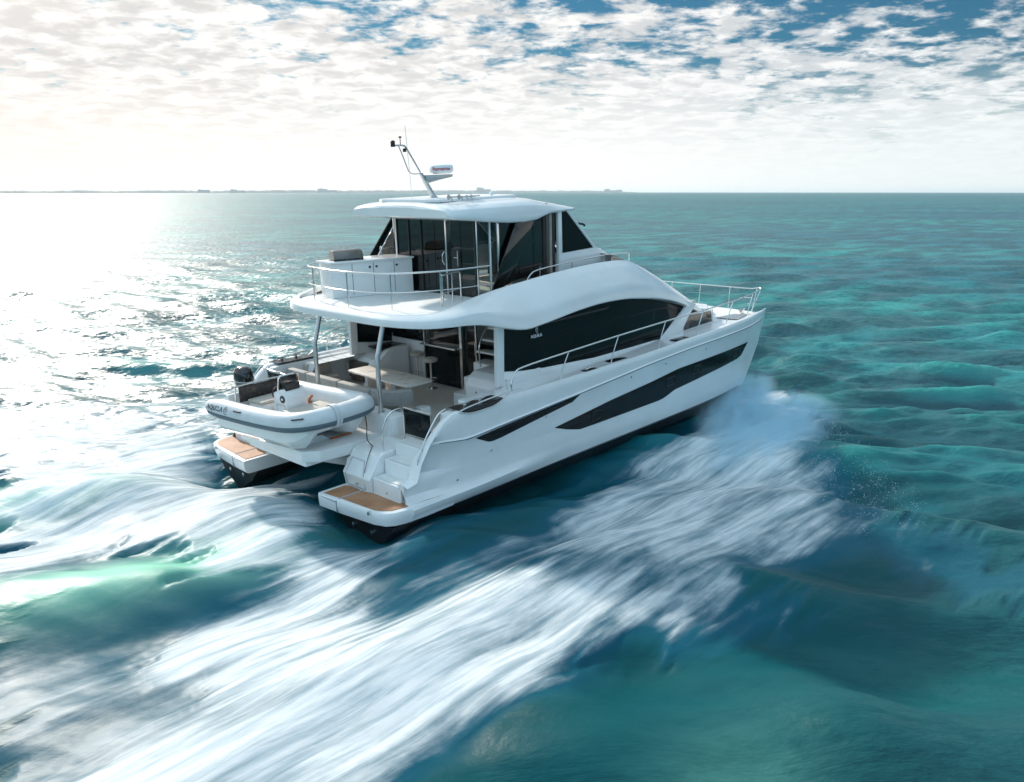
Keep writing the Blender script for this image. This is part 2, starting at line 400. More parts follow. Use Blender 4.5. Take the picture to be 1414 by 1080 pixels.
# ---- swim platforms and stern steps
def plat_outline(inset=0.):
    i = inset
    pts = [(.05+i*1.0, -1.60-i), (.10+i, -2.4), (.20+i, -3.35), (.30+i, -3.62+i*.6), (.45+i*.6, -3.74+i), (.7, -3.80+i), (1.2, -3.835+i), (2.0, -3.82+i)]
    return pts
def rev(sgn, mb): return mb if sgn < 0 else mb.xf(Matrix.Scale(-1, 4, (0, 1, 0)))
for sgn in (-1, 1):
    o = plat_outline(); top = o+[(1.7, -1.60)]
    secs = []
    for z, ins in ((-.33, .10), (-.30, .03), (-.16, .0), (-.035, .0), (-.008, .012), (0, .035)):
        secs.append([(x+ins, min(y+ins, -1.56), z) for x, y in o[:5]]+[(x, y+ins, z) for x, y in o[5:]]+[(2.0, -1.56, z), (.9, -1.56, z)])
    p = rev(sgn, MB().loft(secs, closed=True, cap0=True, cap1=True)).build('swim_platform', 'gel', yacht)
    def tk(pts): return rev(sgn, MB().prism(pts, 'Z', -.004, .012)).build('teak_pad', 'teak', p)
    tk([(.14, -1.68), (.19, -2.18), (.75, -2.18), (.76, -1.80), (.70, -1.68)])
    tk([(.20, -2.26), (.27, -3.3), (.34, -3.46), (.48, -3.60), (.8, -3.68), (1.3, -3.73), (1.78, -3.775), (1.3, -3.66), (.9, -3.50), (.82, -3.42), (.82, -2.55), (.74, -2.26)])
    for (a, b) in (((.16, -2.22), (.80, -2.22)),):
        rev(sgn, MB().box(a[0], b[0], a[1]-.012, a[1]+.012, .0, .006)).build('panel_seam', 'seam', p)
    # seams and latches on the aft face
    rev(sgn, MB().box(.075, .12, -2.225, -2.21, -.28, -.02)).build('panel_seam', 'seam', p)
    rev(sgn, MB().box(.055, .1, -2.22, -1.62, -.045, -.035)).build('panel_seam', 'seam', p)
    rev(sgn, MB().box(.13, .2, -3.28, -3.24, -.08, .0, .008)).build('latch', 'steel', p)
    # stairs
    st = MB()
    st.prism([(.85, -.02), (.85, .35), (1.18, .365), (1.19, .68), (1.5, .695), (1.5, 1.0), (1.96, 1.01), (1.96, -.02)], 'Y', -3.46, -2.52, .022, 3)
    rev(sgn, st).build('stern_steps', 'gel', yacht)
    for (x0, x1, z) in ((.90, 1.16, .365), (1.23, 1.47, .695), (1.54, 1.92, 1.012)):
        rev(sgn, MB().box(x0, x1, -3.42, -2.6, z-.003, z+.004)).build('step_pad', 'deck', yacht)
    for (x, y, z) in ((.845, -3.0, .12), (1.18, -3.35, .52), (1.49, -3.4, .85)):
        rev(sgn, MB().lathe([(0, 0), (.022, 0), (.022, -.012), (.0, -.016)], (x, y, z), 10, 'X')).build('step_light', 'steel', yacht)
    # inboard locker block beside the steps
    lb = MB().prism([(.82, -.02), (.76, .30), (1.08, .74), (1.22, .80), (1.96, .86), (1.96, -.02)], 'Y', -2.5, -1.52, .04, 3)
    ob = rev(sgn, lb).build('stern_locker', 'gel', yacht)
    fr = [(-1.64, .02), (-2.3, .02), (-2.3, .36), (-2.14, .66), (-1.68, .66)]
    fx = lambda z: np.interp(z, [-.02, .30, .74], [.82, .76, 1.08])
    pts = [(fx(z)-.012+(.0 if z < .3 else 0), y, z) for y, z in [(-1.64, .02), (-1.64, .28), (-1.66, .60), (-2.1, .60), (-2.28, .33), (-2.3, .02)]]
    rev(sgn, MB().tube([pts[i] for i in range(len(pts))], .006, 6, closed=True)).build('locker_door_seam', 'seam', ob)
    rev(sgn, MB().lathe([(0, 0), (.03, 0), (.03, -.02), (.0, -.025)], (fx(.1)-.01, -2.02, .12), 12, 'X')).build('latch', 'steel', ob)

# handrails at the stern
def rail(path, r, name='handrail', n=8, sm=5, parent=None, mat='steel'):
    return MB().tube(smooth(path, sm), r, n).build(name, mat, parent or yacht, 60)
for sgn in (-1, 1):
    S = lambda P: [(x, sgn*abs(y) if True else y, z) for x, y, z in P]
    rail(S([(2.06, 3.60, 1.80), (1.85, 3.60, 1.72), (1.55, 3.60, 1.38), (1.33, 3.60, 1.05), (1.24, 3.60, .86), (1.26, 3.60, .66)]), .018)
    for x, z in ((1.9, 1.74), (1.62, 1.46), (1.36, 1.1)): rail(S([(x, 3.6, z), (x+.07, 3.62, z-.13)]), .012, 'rail_post')
    rail(S([(1.32, 2.35, .8), (1.30, 2.36, 1.2), (1.42, 2.38, 1.52), (1.66, 2.40, 1.66), (1.86, 2.40, 1.60), (1.88, 2.40, 1.25), (1.88, 2.40, .88)]), .020)
# transom gate
for sgn in (-1, 1):
    g = rev(sgn, MB().box(1.885, 1.915, -3.27, -2.42, 1.07, 1.63, .012)).build('transom_gate', 'glass', yacht)
    fr = [(1.90, -3.30, 1.03), (1.90, -3.32, 1.68), (1.90, -2.40, 1.66), (1.90, -2.40, 1.03)]
    rev(sgn, MB().tube(fr, .02, 8, closed=True)).build('gate_frame', 'steel', g)
    rev(sgn, MB().box(1.88, 1.96, -2.9, -2.7, 1.66, 1.70, .01)).build('gate_latch', 'steel', g)

# ---- centre tender platform
tp = MB().prism([(0, 1.48), (0, -1.15), (.30, -1.42), (1.0, -1.5), (1.95, -1.5), (1.95, 1.5), (.9, 1.5)], 'Z', .60, .86, .03).build('tender_platform', 'gel', yacht)
MB().box(.05, 1.9, -1.2, 1.2, .50, .64, .02).build('lift_frame', 'gel', tp)
for sgn in (-1, 1):
    MB().prism([(.2, .62), (1.9, .62), (1.9, .1), (1.2, .2)], 'Y', sgn*1.1-.06, sgn*1.1+.06, .02).build('lift_arm', 'gel', tp)
    MB().prism([(.15, .86), (.95, .86), (.75, 1.0), (.3, 1.0)], 'Y', sgn*.8-.05, sgn*.8+.05, .015).build('chock', 'gel', tp)
MB().box(.9, 1.5, -.95, -.9, .865, .90, .01).build('chock_bar', 'orange', tp)

# ---- bridge deck, cockpit
MB().box(1.9, 13.8, -1.7, 1.7, .32, .62, .03).build('bridge_deck', 'gel', yacht)
MB().box(1.96, 7.5, -3.5, 3.5, .70, .85).build('cockpit_sole', 'sole', yacht)
MB().prism([(1.92, .3), (1.90, .9), (1.98, 1.22), (2.06, 1.29), (2.36, 1.31), (2.40, .86), (2.4, .3)], 'Y', -1.78, 3.36, .03).build('transom', 'gel', yacht)
MB().prism([(1.96, -1.60), (2.38, -1.60), (3.15, -1.52), (3.24, -1.66), (3.15, -1.82), (2.1, -1.86), (1.98, -1.8)], 'Z', .84, 1.285, .03).build('transom_corner', 'gel', yacht)
for sgn in (-1, 1):
    MB().prism([(2.02, .7), (2.1, 1.66), (2.4, 1.69), (4.6, 1.70), (4.6, .7)], 'Y', *sorted((sgn*3.38, sgn*3.62)), .02).build('bulwark_liner', 'gel', yacht)
    # fairlead: flat black strip painted for its shaded opening, with cleats
    f = hull_strip([(2.34, 1.735), (3.0, 1.735), (3.62, 1.742)], [(2.34, 1.70), (2.6, 1.63), (3.3, 1.65), (3.62, 1.738)], 'fairlead', 'rubber', sgn, parent=yacht)
    MB().box(2.3, 3.6, *sorted((sgn*3.42, sgn*3.80)), 1.742, 1.752).build('fairlead_plate', 'dark', yacht)
    rail([(2.28, sgn*3.82, 1.74), (2.6, sgn*3.83, 1.79), (3.3, sgn*3.84, 1.845), (3.74, sgn*3.84, 1.85)], .020, 'chafe_rail')
    rail([(2.28, sgn*3.82, 1.72), (2.6, sgn*3.845, 1.64), (3.3, sgn*3.85, 1.66), (3.74, sgn*3.85, 1.83)], .012, 'chafe_rail')
    for X in (2.55, 3.0):
        c = MB().box(X-.03, X+.03, sgn*3.68-.03, sgn*3.68+.03, 1.75, 1.82, .01); c.tube([(X-.13, sgn*3.68, 1.84), (X+.13, sgn*3.68, 1.84)], .02, 8)
        c.build('cleat', 'steel', yacht)

# posts
for sgn in (-1, 1):
    mb = MB(); P = [(2.12, sgn*1.27, 1.28), (2.11, sgn*1.27, 2.1), (2.12, sgn*1.27, 2.62), (2.16, sgn*1.27, 2.72), (2.36, sgn*1.27, 3.38)]
    mb.tube(P, .055, 12); mb.lathe([(.085, 0), (.085, .03), (.06, .04)], (2.12, sgn*1.27, 1.285), 14)
    mb.build('support_post', 'alu', yacht)

# sofa (backs face aft), cushions
def cushion(x0, x1, y0, y1, z0, z1, name='sofa_back', mat='grey', rz=0, b=.05): return MB().box(x0, x1, y0, y1, z0, z1, b, 3, rz).build(name, mat, yacht)
cushion(2.42, 2.62, -.42, .92, 1.22, 1.62); cushion(2.42, 2.62, .95, 2.35, 1.22, 1.62); cushion(2.42, 2.62, 2.38, 3.3, 1.22, 1.62)
# curved corner back on the starboard end
secs = []
for i in range(15):
    a = i/14; ang = -a*1.25
    cx_, cy_ = 3.30, -.46
    x = 3.3-.86*math.cos(a*1.3); y = -.46-.86*math.sin(a*1.3)
    nx, ny = math.cos(a*1.3), math.sin(a*1.3)
    prof = [(0, 1.26), (-.02, 1.4), (0, 1.60), (.05, 1.64), (.15, 1.64), (.19, 1.58), (.19, 1.26)]
    secs.append([(x+nx*d, y+ny*d, z) for d, z in prof])
MB().loft(secs, closed=True, cap0=True, cap1=True).build('sofa_back', 'grey', yacht)
cushion(2.6, 3.1, -.7, 3.3, 1.05, 1.27, 'sofa_seat', 'beige'); MB().box(2.56, 3.06, -.9, 3.3, .85, 1.06, .02).build('sofa_base', 'gel', yacht)
cushion(3.1, 3.75, 2.75, 3.34, 1.05, 1.27, 'sofa_seat', 'beige'); cushion(3.0, 3.8, 3.18, 3.36, 1.25, 1.62, 'sofa_back', 'beige')
MB().prism([(3.5, .86), (3.6, 1.05), (3.5, 1.55), (3.9, 1.55), (3.84, 1.05), (3.9, .86)], 'Y', .2, .45, .02).build('table_pedestal', 'steel', yacht)
tb = MB().prism([(3.36, 1.75), (3.27, .2), (3.25, -.72), (3.35, -.88), (4.02, -.88), (4.12, -.78), (4.18, 0.5), (4.08, 1.7), (3.95, 1.8), (3.45, 1.82)], 'Z', 1.555, 1.60, .012).build('table', 'table', yacht)
for y in (-.70, -.60): MB().lathe([(.022, 0), (.022, .012)], (3.4, y, 1.60), 10).build('cup_ring', 'steel', tb)
MB().box(3.55, 3.6, 1.35, 1.9, 1.28, 1.46, .01).build('table_drawer', 'dark', tb)

# bar stools
def stool(x, y, parent):
    s = MB().lathe([(.15, 0), (.15, .012), (.04, .03), (.035, .5), (.03, .74), (.06, .76)], (x, y, .85), 18)
    s.tube([(x+.17*math.cos(a), y+.17*math.sin(a), 1.12) for a in [i*math.pi/8 for i in range(-6, 7)]], .012, 6)
    s.tube([(x, y, 1.12), (x+.17, y, 1.12)], .012, 6)
    o = s.build('bar_stool', 'steel', parent)
    MB().lathe([(.13, 0), (.18, .02), (.20, .06), (.195, .10), (.15, .125), (0, .13)], (x, y, 1.60), 24).build('stool_seat', 'beige', o)
stool(5.36, .72, yacht); stool(5.62, 1.62, yacht)

# port galley module with grill top
gm = MB().prism([(4.55, .86), (4.35, 1.35), (4.6, 1.60), (5.1, 1.78), (6.0, 1.82), (6.0, .86)], 'Y', 2.15, 3.36, .04).build('cockpit_galley', 'gel', yacht)
MB().prism([(4.9, 2.25), (5.95, 2.25), (5.95, 3.25), (4.95, 3.25)], 'Z', 1.80, 1.85, .01).build('galley_top', 'dark', gm)
MB().prism([(4.32, 2.35), (4.6, 2.35), (4.62, 3.1), (4.32, 3.1)], 'Z', 1.05, 1.5, .02).build('galley_recess', 'brown', gm)
MB().prism([(4.1, .86), (4.1, 1.3), (4.9, 1.85), (5.2, 1.9), (5.6, 1.9), (5.6, .86)], 'Y', 1.95, 2.15, .04).build('galley_side', 'gel', gm)

# saloon aft bulkhead at X = 5.75
bx = 5.78
bh = MB(); bh.box(bx, bx+.12, 2.9, 3.4, .85, 3.35); bh.box(bx, bx+.12, 1.42, 2.95, .85, 2.0, .01); bh.box(bx, bx+.12, 1.42, 2.95, 2.85, 3.36)
bh.build('saloon_bulkhead', 'gel', yacht)
MB().box(bx-.02, bx+.02, 1.5, 2.85, 2.02, 2.84, .01).build('bulkhead_window', 'glass', yacht)
MB().box(bx+.02, bx+.06, -.06, 1.38, .87, 1.98).build('door_panel', 'glass', yacht)
MB().box(bx+.02, bx+.05, -.06, 1.38, 2.02, 3.3).build('bar_window', 'clear', yacht)
MB().box(bx-.22, bx+.3, -.06, 1.40, 1.975, 2.015, .008).build('bar_counter', 'steel', yacht)
for y in (1.40, -.10, -.14): MB().box(bx-.06, bx+.05, y-.025, y+.025, .86, 3.34, .01).build('door_post', 'steel', yacht)
MB().box(bx+.06, bx+.09, -.62, -.12, .87, 3.3).build('sliding_door', 'tint', yacht)
MB().box(bx+.0, bx+.05, -.68, -.63, .86, 3.34, .01).build('door_post', 'steel', yacht)
rail([(bx-.08, -.72, 1.9), (bx-.08, -.72, 2.25)], .02, 'door_handle')
# saloon interior seen through the door
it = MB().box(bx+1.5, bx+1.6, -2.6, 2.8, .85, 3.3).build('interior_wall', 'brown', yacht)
MB().box(bx+.4, bx+.95, .0, 2.4, .86, 1.75, .02).build('galley_unit', 'brown', yacht)
MB().box(bx+.36, bx+1.0, -.04, 2.44, 1.75, 1.79, .01).build('galley_worktop', 'inter', yacht)
MB().box(bx+1.1, bx+1.5, -.4, 2.4, 1.9, 2.6, .02).build('interior_cupboard', 'inter', yacht)
MB().box(bx+.5, bx+1.4, -2.2, -.9, .86, 1.3, .05).build('interior_sofa', 'inter', yacht)
MB().box(bx+1.2, bx+1.45, -2.2, -.7, 1.3, 1.75, .05).build('interior_sofa', 'inter', yacht)
for y in (.35, .55, .9): MB().lathe([(.03, 0), (.05, .08), (.03, .2), (.02, .28)], (bx+.6, y, 1.79), 10).build('bottle', 'dark', yacht)
# stair unit to the flybridge
stb = MB()
stb.prism([(4.62, .84), (4.62, 1.18), (5.0, 1.20), (5.0, 1.52), (5.36, 1.54), (5.36, 1.84), (5.8, 1.86), (5.8, .84)], 'Y', -1.72, -.98, .03, 3)
stb.prism([(4.36, .84), (4.40, 1.55), (4.5, 1.74), (4.7, 1.86), (5.8, 1.90), (5.8, .84)], 'Y', -2.95, -1.70, .035, 3)
su = stb.build('flybridge_stairs', 'gel', yacht)
for i, (x, z) in enumerate(((5.45, 2.08), (5.65, 2.36), (5.85, 2.64), (6.05, 2.92))):
    MB().box(x, x+.30, -1.75, -1.02, z, z+.05, .012).build('stair_tread', 'gel', su)
for y in (-2.5, -2.3, -2.1): MB().lathe([(0, 0), (.025, 0), (.025, -.012), (0, -.014)], (4.385, y, 1.42), 10, 'X').build('shower_fitting', 'steel', su)
rail([(4.9, -1.74, 1.9), (4.9, -1.74, 2.5), (5.3, -1.74, 3.0)], .018)

# ---- saloon sides
SAL_T = [(4.45, 2.99), (5.3, 2.93), (5.9, 2.98), (6.5, 3.06), (7.4, 3.14), (8.4, 3.19), (9.4, 3.13), (10.46, 2.98), (11.2, 2.86), (11.86, 2.68), (12.37, 2.49)]
SAL_B = [(4.45, 2.03), (5.15, 1.92), (5.94, 1.85), (7.95, 1.74), (10.6, 1.74), (11.0, 1.72), (11.25, 1.86), (12.37, 2.47)]
def sal_y(X): return 2.92-.10*max(0, (X-9)/3.5)**2
for sgn in (-1, 1):
    secs = []
    xs = sorted(set([4.5+i*.18 for i in range(45)]+[11.0, 11.25, 12.35])); xs = [x for x in xs if x <= 12.36]
    for X in xs:
        a, b = interp(X, SAL_B), interp(X, SAL_T)+.06
        secs.append([(X, sgn*(sal_y(X)-.10*t+(.0)), a+(b-a)*t) for t in (0, .25, .5, .75, 1)])
    sw = MB().loft(secs).build('saloon_window', 'glass', yacht, 60)
    # white structure below / behind / ahead
    secs = []
    for X in [4.42]+xs+[12.7]:
        a = interp(X, SAL_B); secs.append([(X, sgn*(sal_y(X)+.02), 1.55), (X, sgn*(sal_y(X)+.02), a-.02), (X, sgn*(sal_y(X)+.005), a+.01), (X, sgn*(sal_y(X)-.03), a+.02)])
    MB().loft(secs).build('saloon_side', 'gel', yacht)
    MB().prism([(4.28, 1.7), (4.32, 3.2), (4.56, 3.2), (4.50, 1.7)], 'Y', *sorted((sgn*2.84, sgn*2.955)), .015).build('corner_pillar', 'gel', yacht)
    # forward pillar + forward lounge window
    MB().prism([(10.95, 1.7), (11.35, 1.88), (12.38, 2.50), (12.1, 2.75), (12.9, 2.52), (12.50, 2.18), (12.05, 1.66)], 'Y', *sorted((sgn*2.80, sgn*2.90)), .01).build('forward_pillar', 'gel', yacht)
    MB().prism([(12.10, 1.70), (12.52, 2.20), (13.87, 2.17), (13.94, 1.72)], 'Y', *sorted((sgn*2.83, sgn*2.85))).build('windbreak_window', 'smoke', yacht)
    for p in ([(12.04, 1.67), (12.50, 2.22), (13.90, 2.19), (13.96, 1.70)],):
        rail([(x, sgn*2.87, z) for x, z in p]+[], .018, 'window_frame', sm=1, mat='gel')
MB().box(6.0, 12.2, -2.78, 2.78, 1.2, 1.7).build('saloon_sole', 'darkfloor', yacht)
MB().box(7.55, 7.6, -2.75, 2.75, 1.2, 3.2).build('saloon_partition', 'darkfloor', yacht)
# side decks dark hatches and vent
for sgn in (-1, 1):
    for X in (8.3, 11.3):
        MB().box(X-.32, X+.32, *sorted((sgn*3.25, sgn*3.5)), interp(X, Z_SHEER)-.09, interp(X, Z_SHEER)-.06, .008).build('deck_hatch', 'glass', yacht)
    MB().box(6.55, 7.0, *sorted((sgn*3.6, sgn*3.77)), 1.755, 1.775, .008).build('deck_cleat_plate', 'dark', yacht)
    rail([(6.6, sgn*3.72, 1.80), (6.78, sgn*3.72, 1.82), (6.95, sgn*3.72, 1.80)], .02, 'cleat')
# emblem and name on the saloon window
def emblem(mat4, r, name, mat, parent):
    mb = MB()
    for (r0, a0, a1, w) in ((1., 40, 330, .20), (.55, -20, 170, .22), (.30, 150, 380, .2)):
        pts = []
        for i in range(20):
            a = rad(a0+(a1-a0)*i/19); t = math.sin(math.pi*i/19)*.8+.2; pts.append((a, t))
        o = len(mb.v)
        for a, t in pts:
            mb.v.append((r*(r0+w*t*.5)*math.cos(a)*.85, r*(r0+w*t*.5)*math.sin(a), 0)); mb.v.append((r*(r0-w*t*.5)*math.cos(a)*.85, r*(r0-w*t*.5)*math.sin(a), 0))
        for i in range(19): mb.f.append((o+2*i, o+2*i+1, o+2*i+3, o+2*i+2))
    mb.xf(mat4); return mb.build(name, mat, parent)
mb = text_mb('AQUILA', .105, .003, 1.08).xf(frame((5.72, -2.90, 2.70), (1, 0, 0), (0, .1, 1))); mb.build('lettering', 'wprint', yacht)
emblem(frame((5.75, -2.90, 2.84), (1, 0, 0), (0, .1, 1)), .062, 'emblem', 'wprint', yacht)

# ---- flybridge moulding (lip round the aft deck growing into the side wings)
# columns: Xout, Yout, zlow, Ymid..., top point (Xt,Yt,zt)
RIM = [ # outX outY zlow | topX topY ztop
 (1.97, .00, 3.36, 2.16, .00, 3.62), (1.98, .9, 3.36, 2.17, .88, 3.62), (2.02, 1.6, 3.36, 2.21, 1.54, 3.62), (2.18, 2.30, 3.36, 2.35, 2.14, 3.63),
 (2.46, 2.78, 3.36, 2.62, 2.52, 3.65), (2.85, 3.08, 3.37, 2.98, 2.68, 3.70), (3.3, 3.22, 3.36, 3.4, 2.70, 3.79), (3.8, 3.27, 3.28, 3.8, 2.66, 3.85), (4.3, 3.28, 3.14, 4.3, 2.62, 3.91),
 (5.0, 3.26, 3.00, 5.0, 2.60, 3.98), (5.6, 3.25, 3.03, 5.6, 2.60, 4.03), (6.2, 3.24, 3.09, 6.2, 2.60, 4.08), (7.0, 3.22, 3.17, 7.0, 2.60, 4.13), (8.0, 3.2, 3.22, 8.0, 2.58, 4.17),
 (9.0, 3.18, 3.19, 9.0, 2.55, 4.17), (9.8, 3.15, 3.10, 9.8, 2.52, 4.11), (10.6, 3.10, 2.99, 10.4, 2.48, 3.91), (11.4, 3.04, 2.82, 11.2, 2.42, 3.58), (12.1, 2.96, 2.62, 12.0, 2.34, 3.22),
 (12.7, 2.88, 2.40, 12.7, 2.24, 2.92), (13.4, 2.78, 2.14, 13.4, 2.12, 2.60), (13.9, 2.7, 1.9, 13.9, 2.05, 2.30)]
R2 = []
for a in np.linspace(0, len(RIM)-1, 85):
    pass
def rim_smooth(n=4):
    A = np.array(RIM); out = []
    for i in range(len(A)-1):
        p0 = A[max(0, i-1)]; p1 = A[i]; p2 = A[i+1]; p3 = A[min(len(A)-1, i+2)]
        if i == 0: p0 = p1.copy(); p0[1] = -A[1][1]; p0[4] = -A[1][4]; p0[0] = A[1][0]; p0[3] = A[1][3]
        for k in range(n):
            t = k/n; out.append(.5*((2*p1)+(-p0+p2)*t+(2*p0-5*p1+4*p2-p3)*t*t+(-p0+3*p1-3*p2+p3)*t**3))
    out.append(A[-1]); return out
RS = rim_smooth()
def rim_sec(r, sgn):
    xo, yo, zl, xt, yt, zt = r
    w = sstep(3.2, 5.0, xo)           # 0 = plain lip, 1 = wing
    dz = zt-zl; P = []
    ix, iy = xt-xo, yt-yo
    def q(u, h): P.append((xo+ix*u, sgn*(yo+iy*u), zl+dz*h))
    q(.95, -.02 if True else 0); q(.35, -.03); q(.05, .0); q(.0, .03); q(.0+.02*w, .22-.08*w)
    q(.02+.06*w, .44-.14*w); q(.06+.10*w, .58-.16*w); q(.09+.10*w, .61-.16*w); q(.34+.05*w, .76-.11*w); q(.62+.02*w, .91-.07*w); q(.88, .992-.015*w); q(.95, 1.0); q(1.0, .995)
    q(1.05, .97)
    P.append((xt+ix*.07, sgn*(yt+iy*.07), max(zt-.12, 3.0) if xo < 10.2 else zt-.12))
    return P
half = [rim_sec(r, 1) for r in RS]
other = [rim_sec(r, -1) for r in RS]
full = other[::-1]+half[1:]
fb = MB().loft(full).build('flybridge_moulding', 'gel', yacht, 24)
# underside ceiling
MB().prism([(2.2, -1.7), (2.5, -2.4), (3.3, -3.0), (6.0, -3.1), (6.0, 3.1), (3.3, 3.0), (2.5, 2.4), (2.2, 1.7)], 'Z', 3.33, 3.35).build('cockpit_ceiling', 'gel', yacht)
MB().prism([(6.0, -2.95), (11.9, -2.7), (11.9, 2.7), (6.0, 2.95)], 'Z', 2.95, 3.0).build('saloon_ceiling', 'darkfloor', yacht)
# fly deck
MB().prism([(2.15, -1.5), (2.35, -2.2), (2.9, -2.66), (9.6, -2.56), (9.6, 2.56), (2.9, 2.66), (2.35, 2.2), (2.15, 1.5)], 'Z', 3.52, 3.585).build('flybridge_sole', 'deck', yacht)
# coachroof between wings
secs = []
for X, z, yw in ((9.4, 4.28, 2.5), (9.8, 4.12, 2.52), (10.4, 3.91, 2.48), (11.2, 3.58, 2.42), (12.0, 3.22, 2.34), (12.7, 2.92, 2.24), (13.4, 2.60, 2.12), (13.9, 2.30, 2.05)):
    secs.append([(X, yw*c, z+.13*(1-c*c)) for c in np.linspace(-1, 1, 13)])
MB().loft(secs).build('coachroof', 'gel', yacht)
MB().loft([[(x, y, z+.145*(1-(y/2.4)**2)) for y in np.linspace(-1.5, 1.5, 9)] for x, z in ((10.0, 4.05), (11.4, 3.50), (12.6, 2.97))]).build('forward_windscreen', 'glass', yacht)

# ---- foredeck
secs = []
for X in (11.8, 12.6, 13.4, 14.2, 15.0, 15.5, 15.9):
    t = max(0, (X-10.5)/(16.3-10.5))**2.8; z = interp(X, Z_SHEER)-.085; yw = 2.9+.45*t
    secs.append([(X+(.35*(1-c*c) if X > 15.6 else 0), yw*c, z) for c in np.linspace(-1, 1, 13)])
last = secs[-1]; secs.append([(x+.06, y, z-.05) for x, y, z in last]); secs.append([(x-.1, y, z-.6) for x, y, z in last])
MB().loft(secs).build('foredeck', 'deck', yacht)
lz = MB()
lz.prism([(12.0, -2.7), (15.0, -2.05), (15.25, -1.8), (15.25, 1.8), (15.0, 2.05), (12.0, 2.7)], 'Z', 1.78, 2.1, .06, 3)
lz.prism([(13.96, -2.62), (14.1, -2.62), (14.7, -2.2), (14.7, 2.2), (14.1, 2.62), (13.96, 2.62)], 'Z', 1.9, 2.2, .04, 3)
lz.build('foredeck_lounge', 'gel', yacht)
cushion(12.7, 13.85, -2.75, -2.2, 1.85, 2.16, 'lounge_cushion', 'beige', b=.12); cushion(12.7, 13.85, 2.2, 2.75, 1.85, 2.16, 'lounge_cushion', 'beige', b=.12)
cushion(14.0, 15.0, -1.6, 1.6, 2.1, 2.24, 'sunpad', 'beige', b=.05)
MB().box(14.1, 14.5, -.5, -.2, 2.24, 2.34, .03).build('rolled_towel', 'red', yacht)
for sgn in (-1, 1):
    MB().prism([(14.3, 2.78*sgn), (15.2, 2.9*sgn), (15.3, 3.3*sgn), (14.5, 3.42*sgn)], 'Z', 1.86, 1.885, .006).build('deck_hatch', 'alu', yacht)
    c = MB().box(15.35, 15.5, sgn*3.05-.05, sgn*3.05+.05, 1.87, 2.0, .02); c.tube([(15.25, sgn*3.05, 2.02), (15.6, sgn*3.05, 2.02)], .03, 8); c.build('cleat', 'steel', yacht)

# ---- deck rails
def deck_z(X): return interp(X, Z_SHEER)
for sgn in (-1, 1):
    top = [(4.02, 3.66, 1.79), (4.02, 3.66, 1.98), (4.16, 3.66, 2.20), (4.5, 3.66, 2.28), (6.07, 3.66, 2.35), (8.05, 3.66, 2.42), (10.2, 3.65, 2.47), (12.16, 3.62, 2.49), (14.0, 3.56, 2.52), (15.2, 3.46, 2.56), (15.95, 3.38, 2.60)]
    rail([(x, sgn*y, z) for x, y, z in top], .021, 'guard_rail')
    for xb, xt in ((5.75, 6.05), (7.75, 8.05), (9.9, 10.2), (11.85, 12.16), (13.6, 13.95), (15.1, 15.4)):
        yy = interp(xt, [(4, 3.66), (12, 3.62), (14, 3.56), (15.2, 3.46), (16, 3.38)])
        zt = interp(xt, [(4.5, 2.28), (6.07, 2.35), (8.05, 2.42), (10.2, 2.47), (12.2, 2.49), (14, 2.52), (15.2, 2.56), (16, 2.6)])
        rail([(xb, sgn*(yy-.02), deck_z(xb)-.03), ((xb+xt)/2-.03, sgn*yy, (deck_z(xb)+zt)/2), (xt, sgn*yy, zt)], .016, 'rail_post', sm=3)
    rail([(4.25, sgn*3.3, 1.7), (4.2, sgn*3.3, 1.95), (4.05, sgn*3.5, 2.0)], .012, 'rail_post')
    rail([(15.95, sgn*3.38, 2.60), (16.22, sgn*3.28, 2.62), (16.30, sgn*3.1, 2.6), (16.3, sgn*2.9, 2.56)], .021, 'guard_rail')
    for p in ([(16.28, 3.1, 2.6), (16.0, 3.1, 1.9)], [(16.05, 3.36, 2.6), (15.75, 3.2, 1.9)], [(16.1, 3.3, 2.25), (15.0, 3.42, 2.25)], [(16.1, 3.05, 2.3), (15.9, 2.7, 2.3)]):
        rail([(x, sgn*y, z) for x, y, z in p], .015, 'rail_post', sm=1)
rail([(16.3, y, 2.56-.0*abs(y)) for y in (-2.9, -1.5, 0, 1.5, 2.9)], .020, 'guard_rail')
for y in (-2.1, -.95, .2, 1.4, 2.3): rail([(16.3, y, 2.56), (16.22, y, 1.86)], .015, 'rail_post', sm=1)
# port cockpit rail seen beside the post
rail([(3.6, 3.66, 1.7), (3.62, 3.66, 2.05), (3.9, 3.66, 2.3), (5.0, 3.66, 2.42), (6, 3.66, 2.46)], .018)
MB().lathe([(0, 0), (.05, 0), (.05, .02), (0, .03)], (5.6, 3.42, 2.1), 12, 'Y').build('courtesy_light', 'wprint', yacht)

# ---- flybridge rails
FR = [(3.9, 2.62, 3.72), (3.35, 2.55, 3.66), (2.75, 2.22, 3.6), (2.52, 1.72, 3.6), (2.42, .9, 3.6), (2.40, .1, 3.6), (2.5, -.6, 3.6), (2.75, -1.1, 3.6), (3.2, -1.5, 3.6), (3.69, -1.78, 3.6), (4.4, -1.95, 3.6), (5.1, -2.02, 3.6)]
top = [(x, y, 4.42) for x, y, z in FR]; mid = [(x, y, 3.98) for x, y, z in FR]
rail(top, .022, 'guard_rail'); rail(mid, .012, 'guard_rail')
for x, y in ((3.0, 2.4), (2.56, 1.78), (2.40, .1), (2.76, -1.1), (3.69, -1.78)): rail([(x, y, 3.58), (x, y, 4.42)], .016, 'rail_post', sm=1)
rail([(3.72, -1.80, 3.6), (3.72, -1.80, 4.26), (3.80, -1.77, 4.32), (4.50, -1.50, 4.30), (4.60, -1.46, 4.20), (4.62, -1.45, 3.6)], .022)
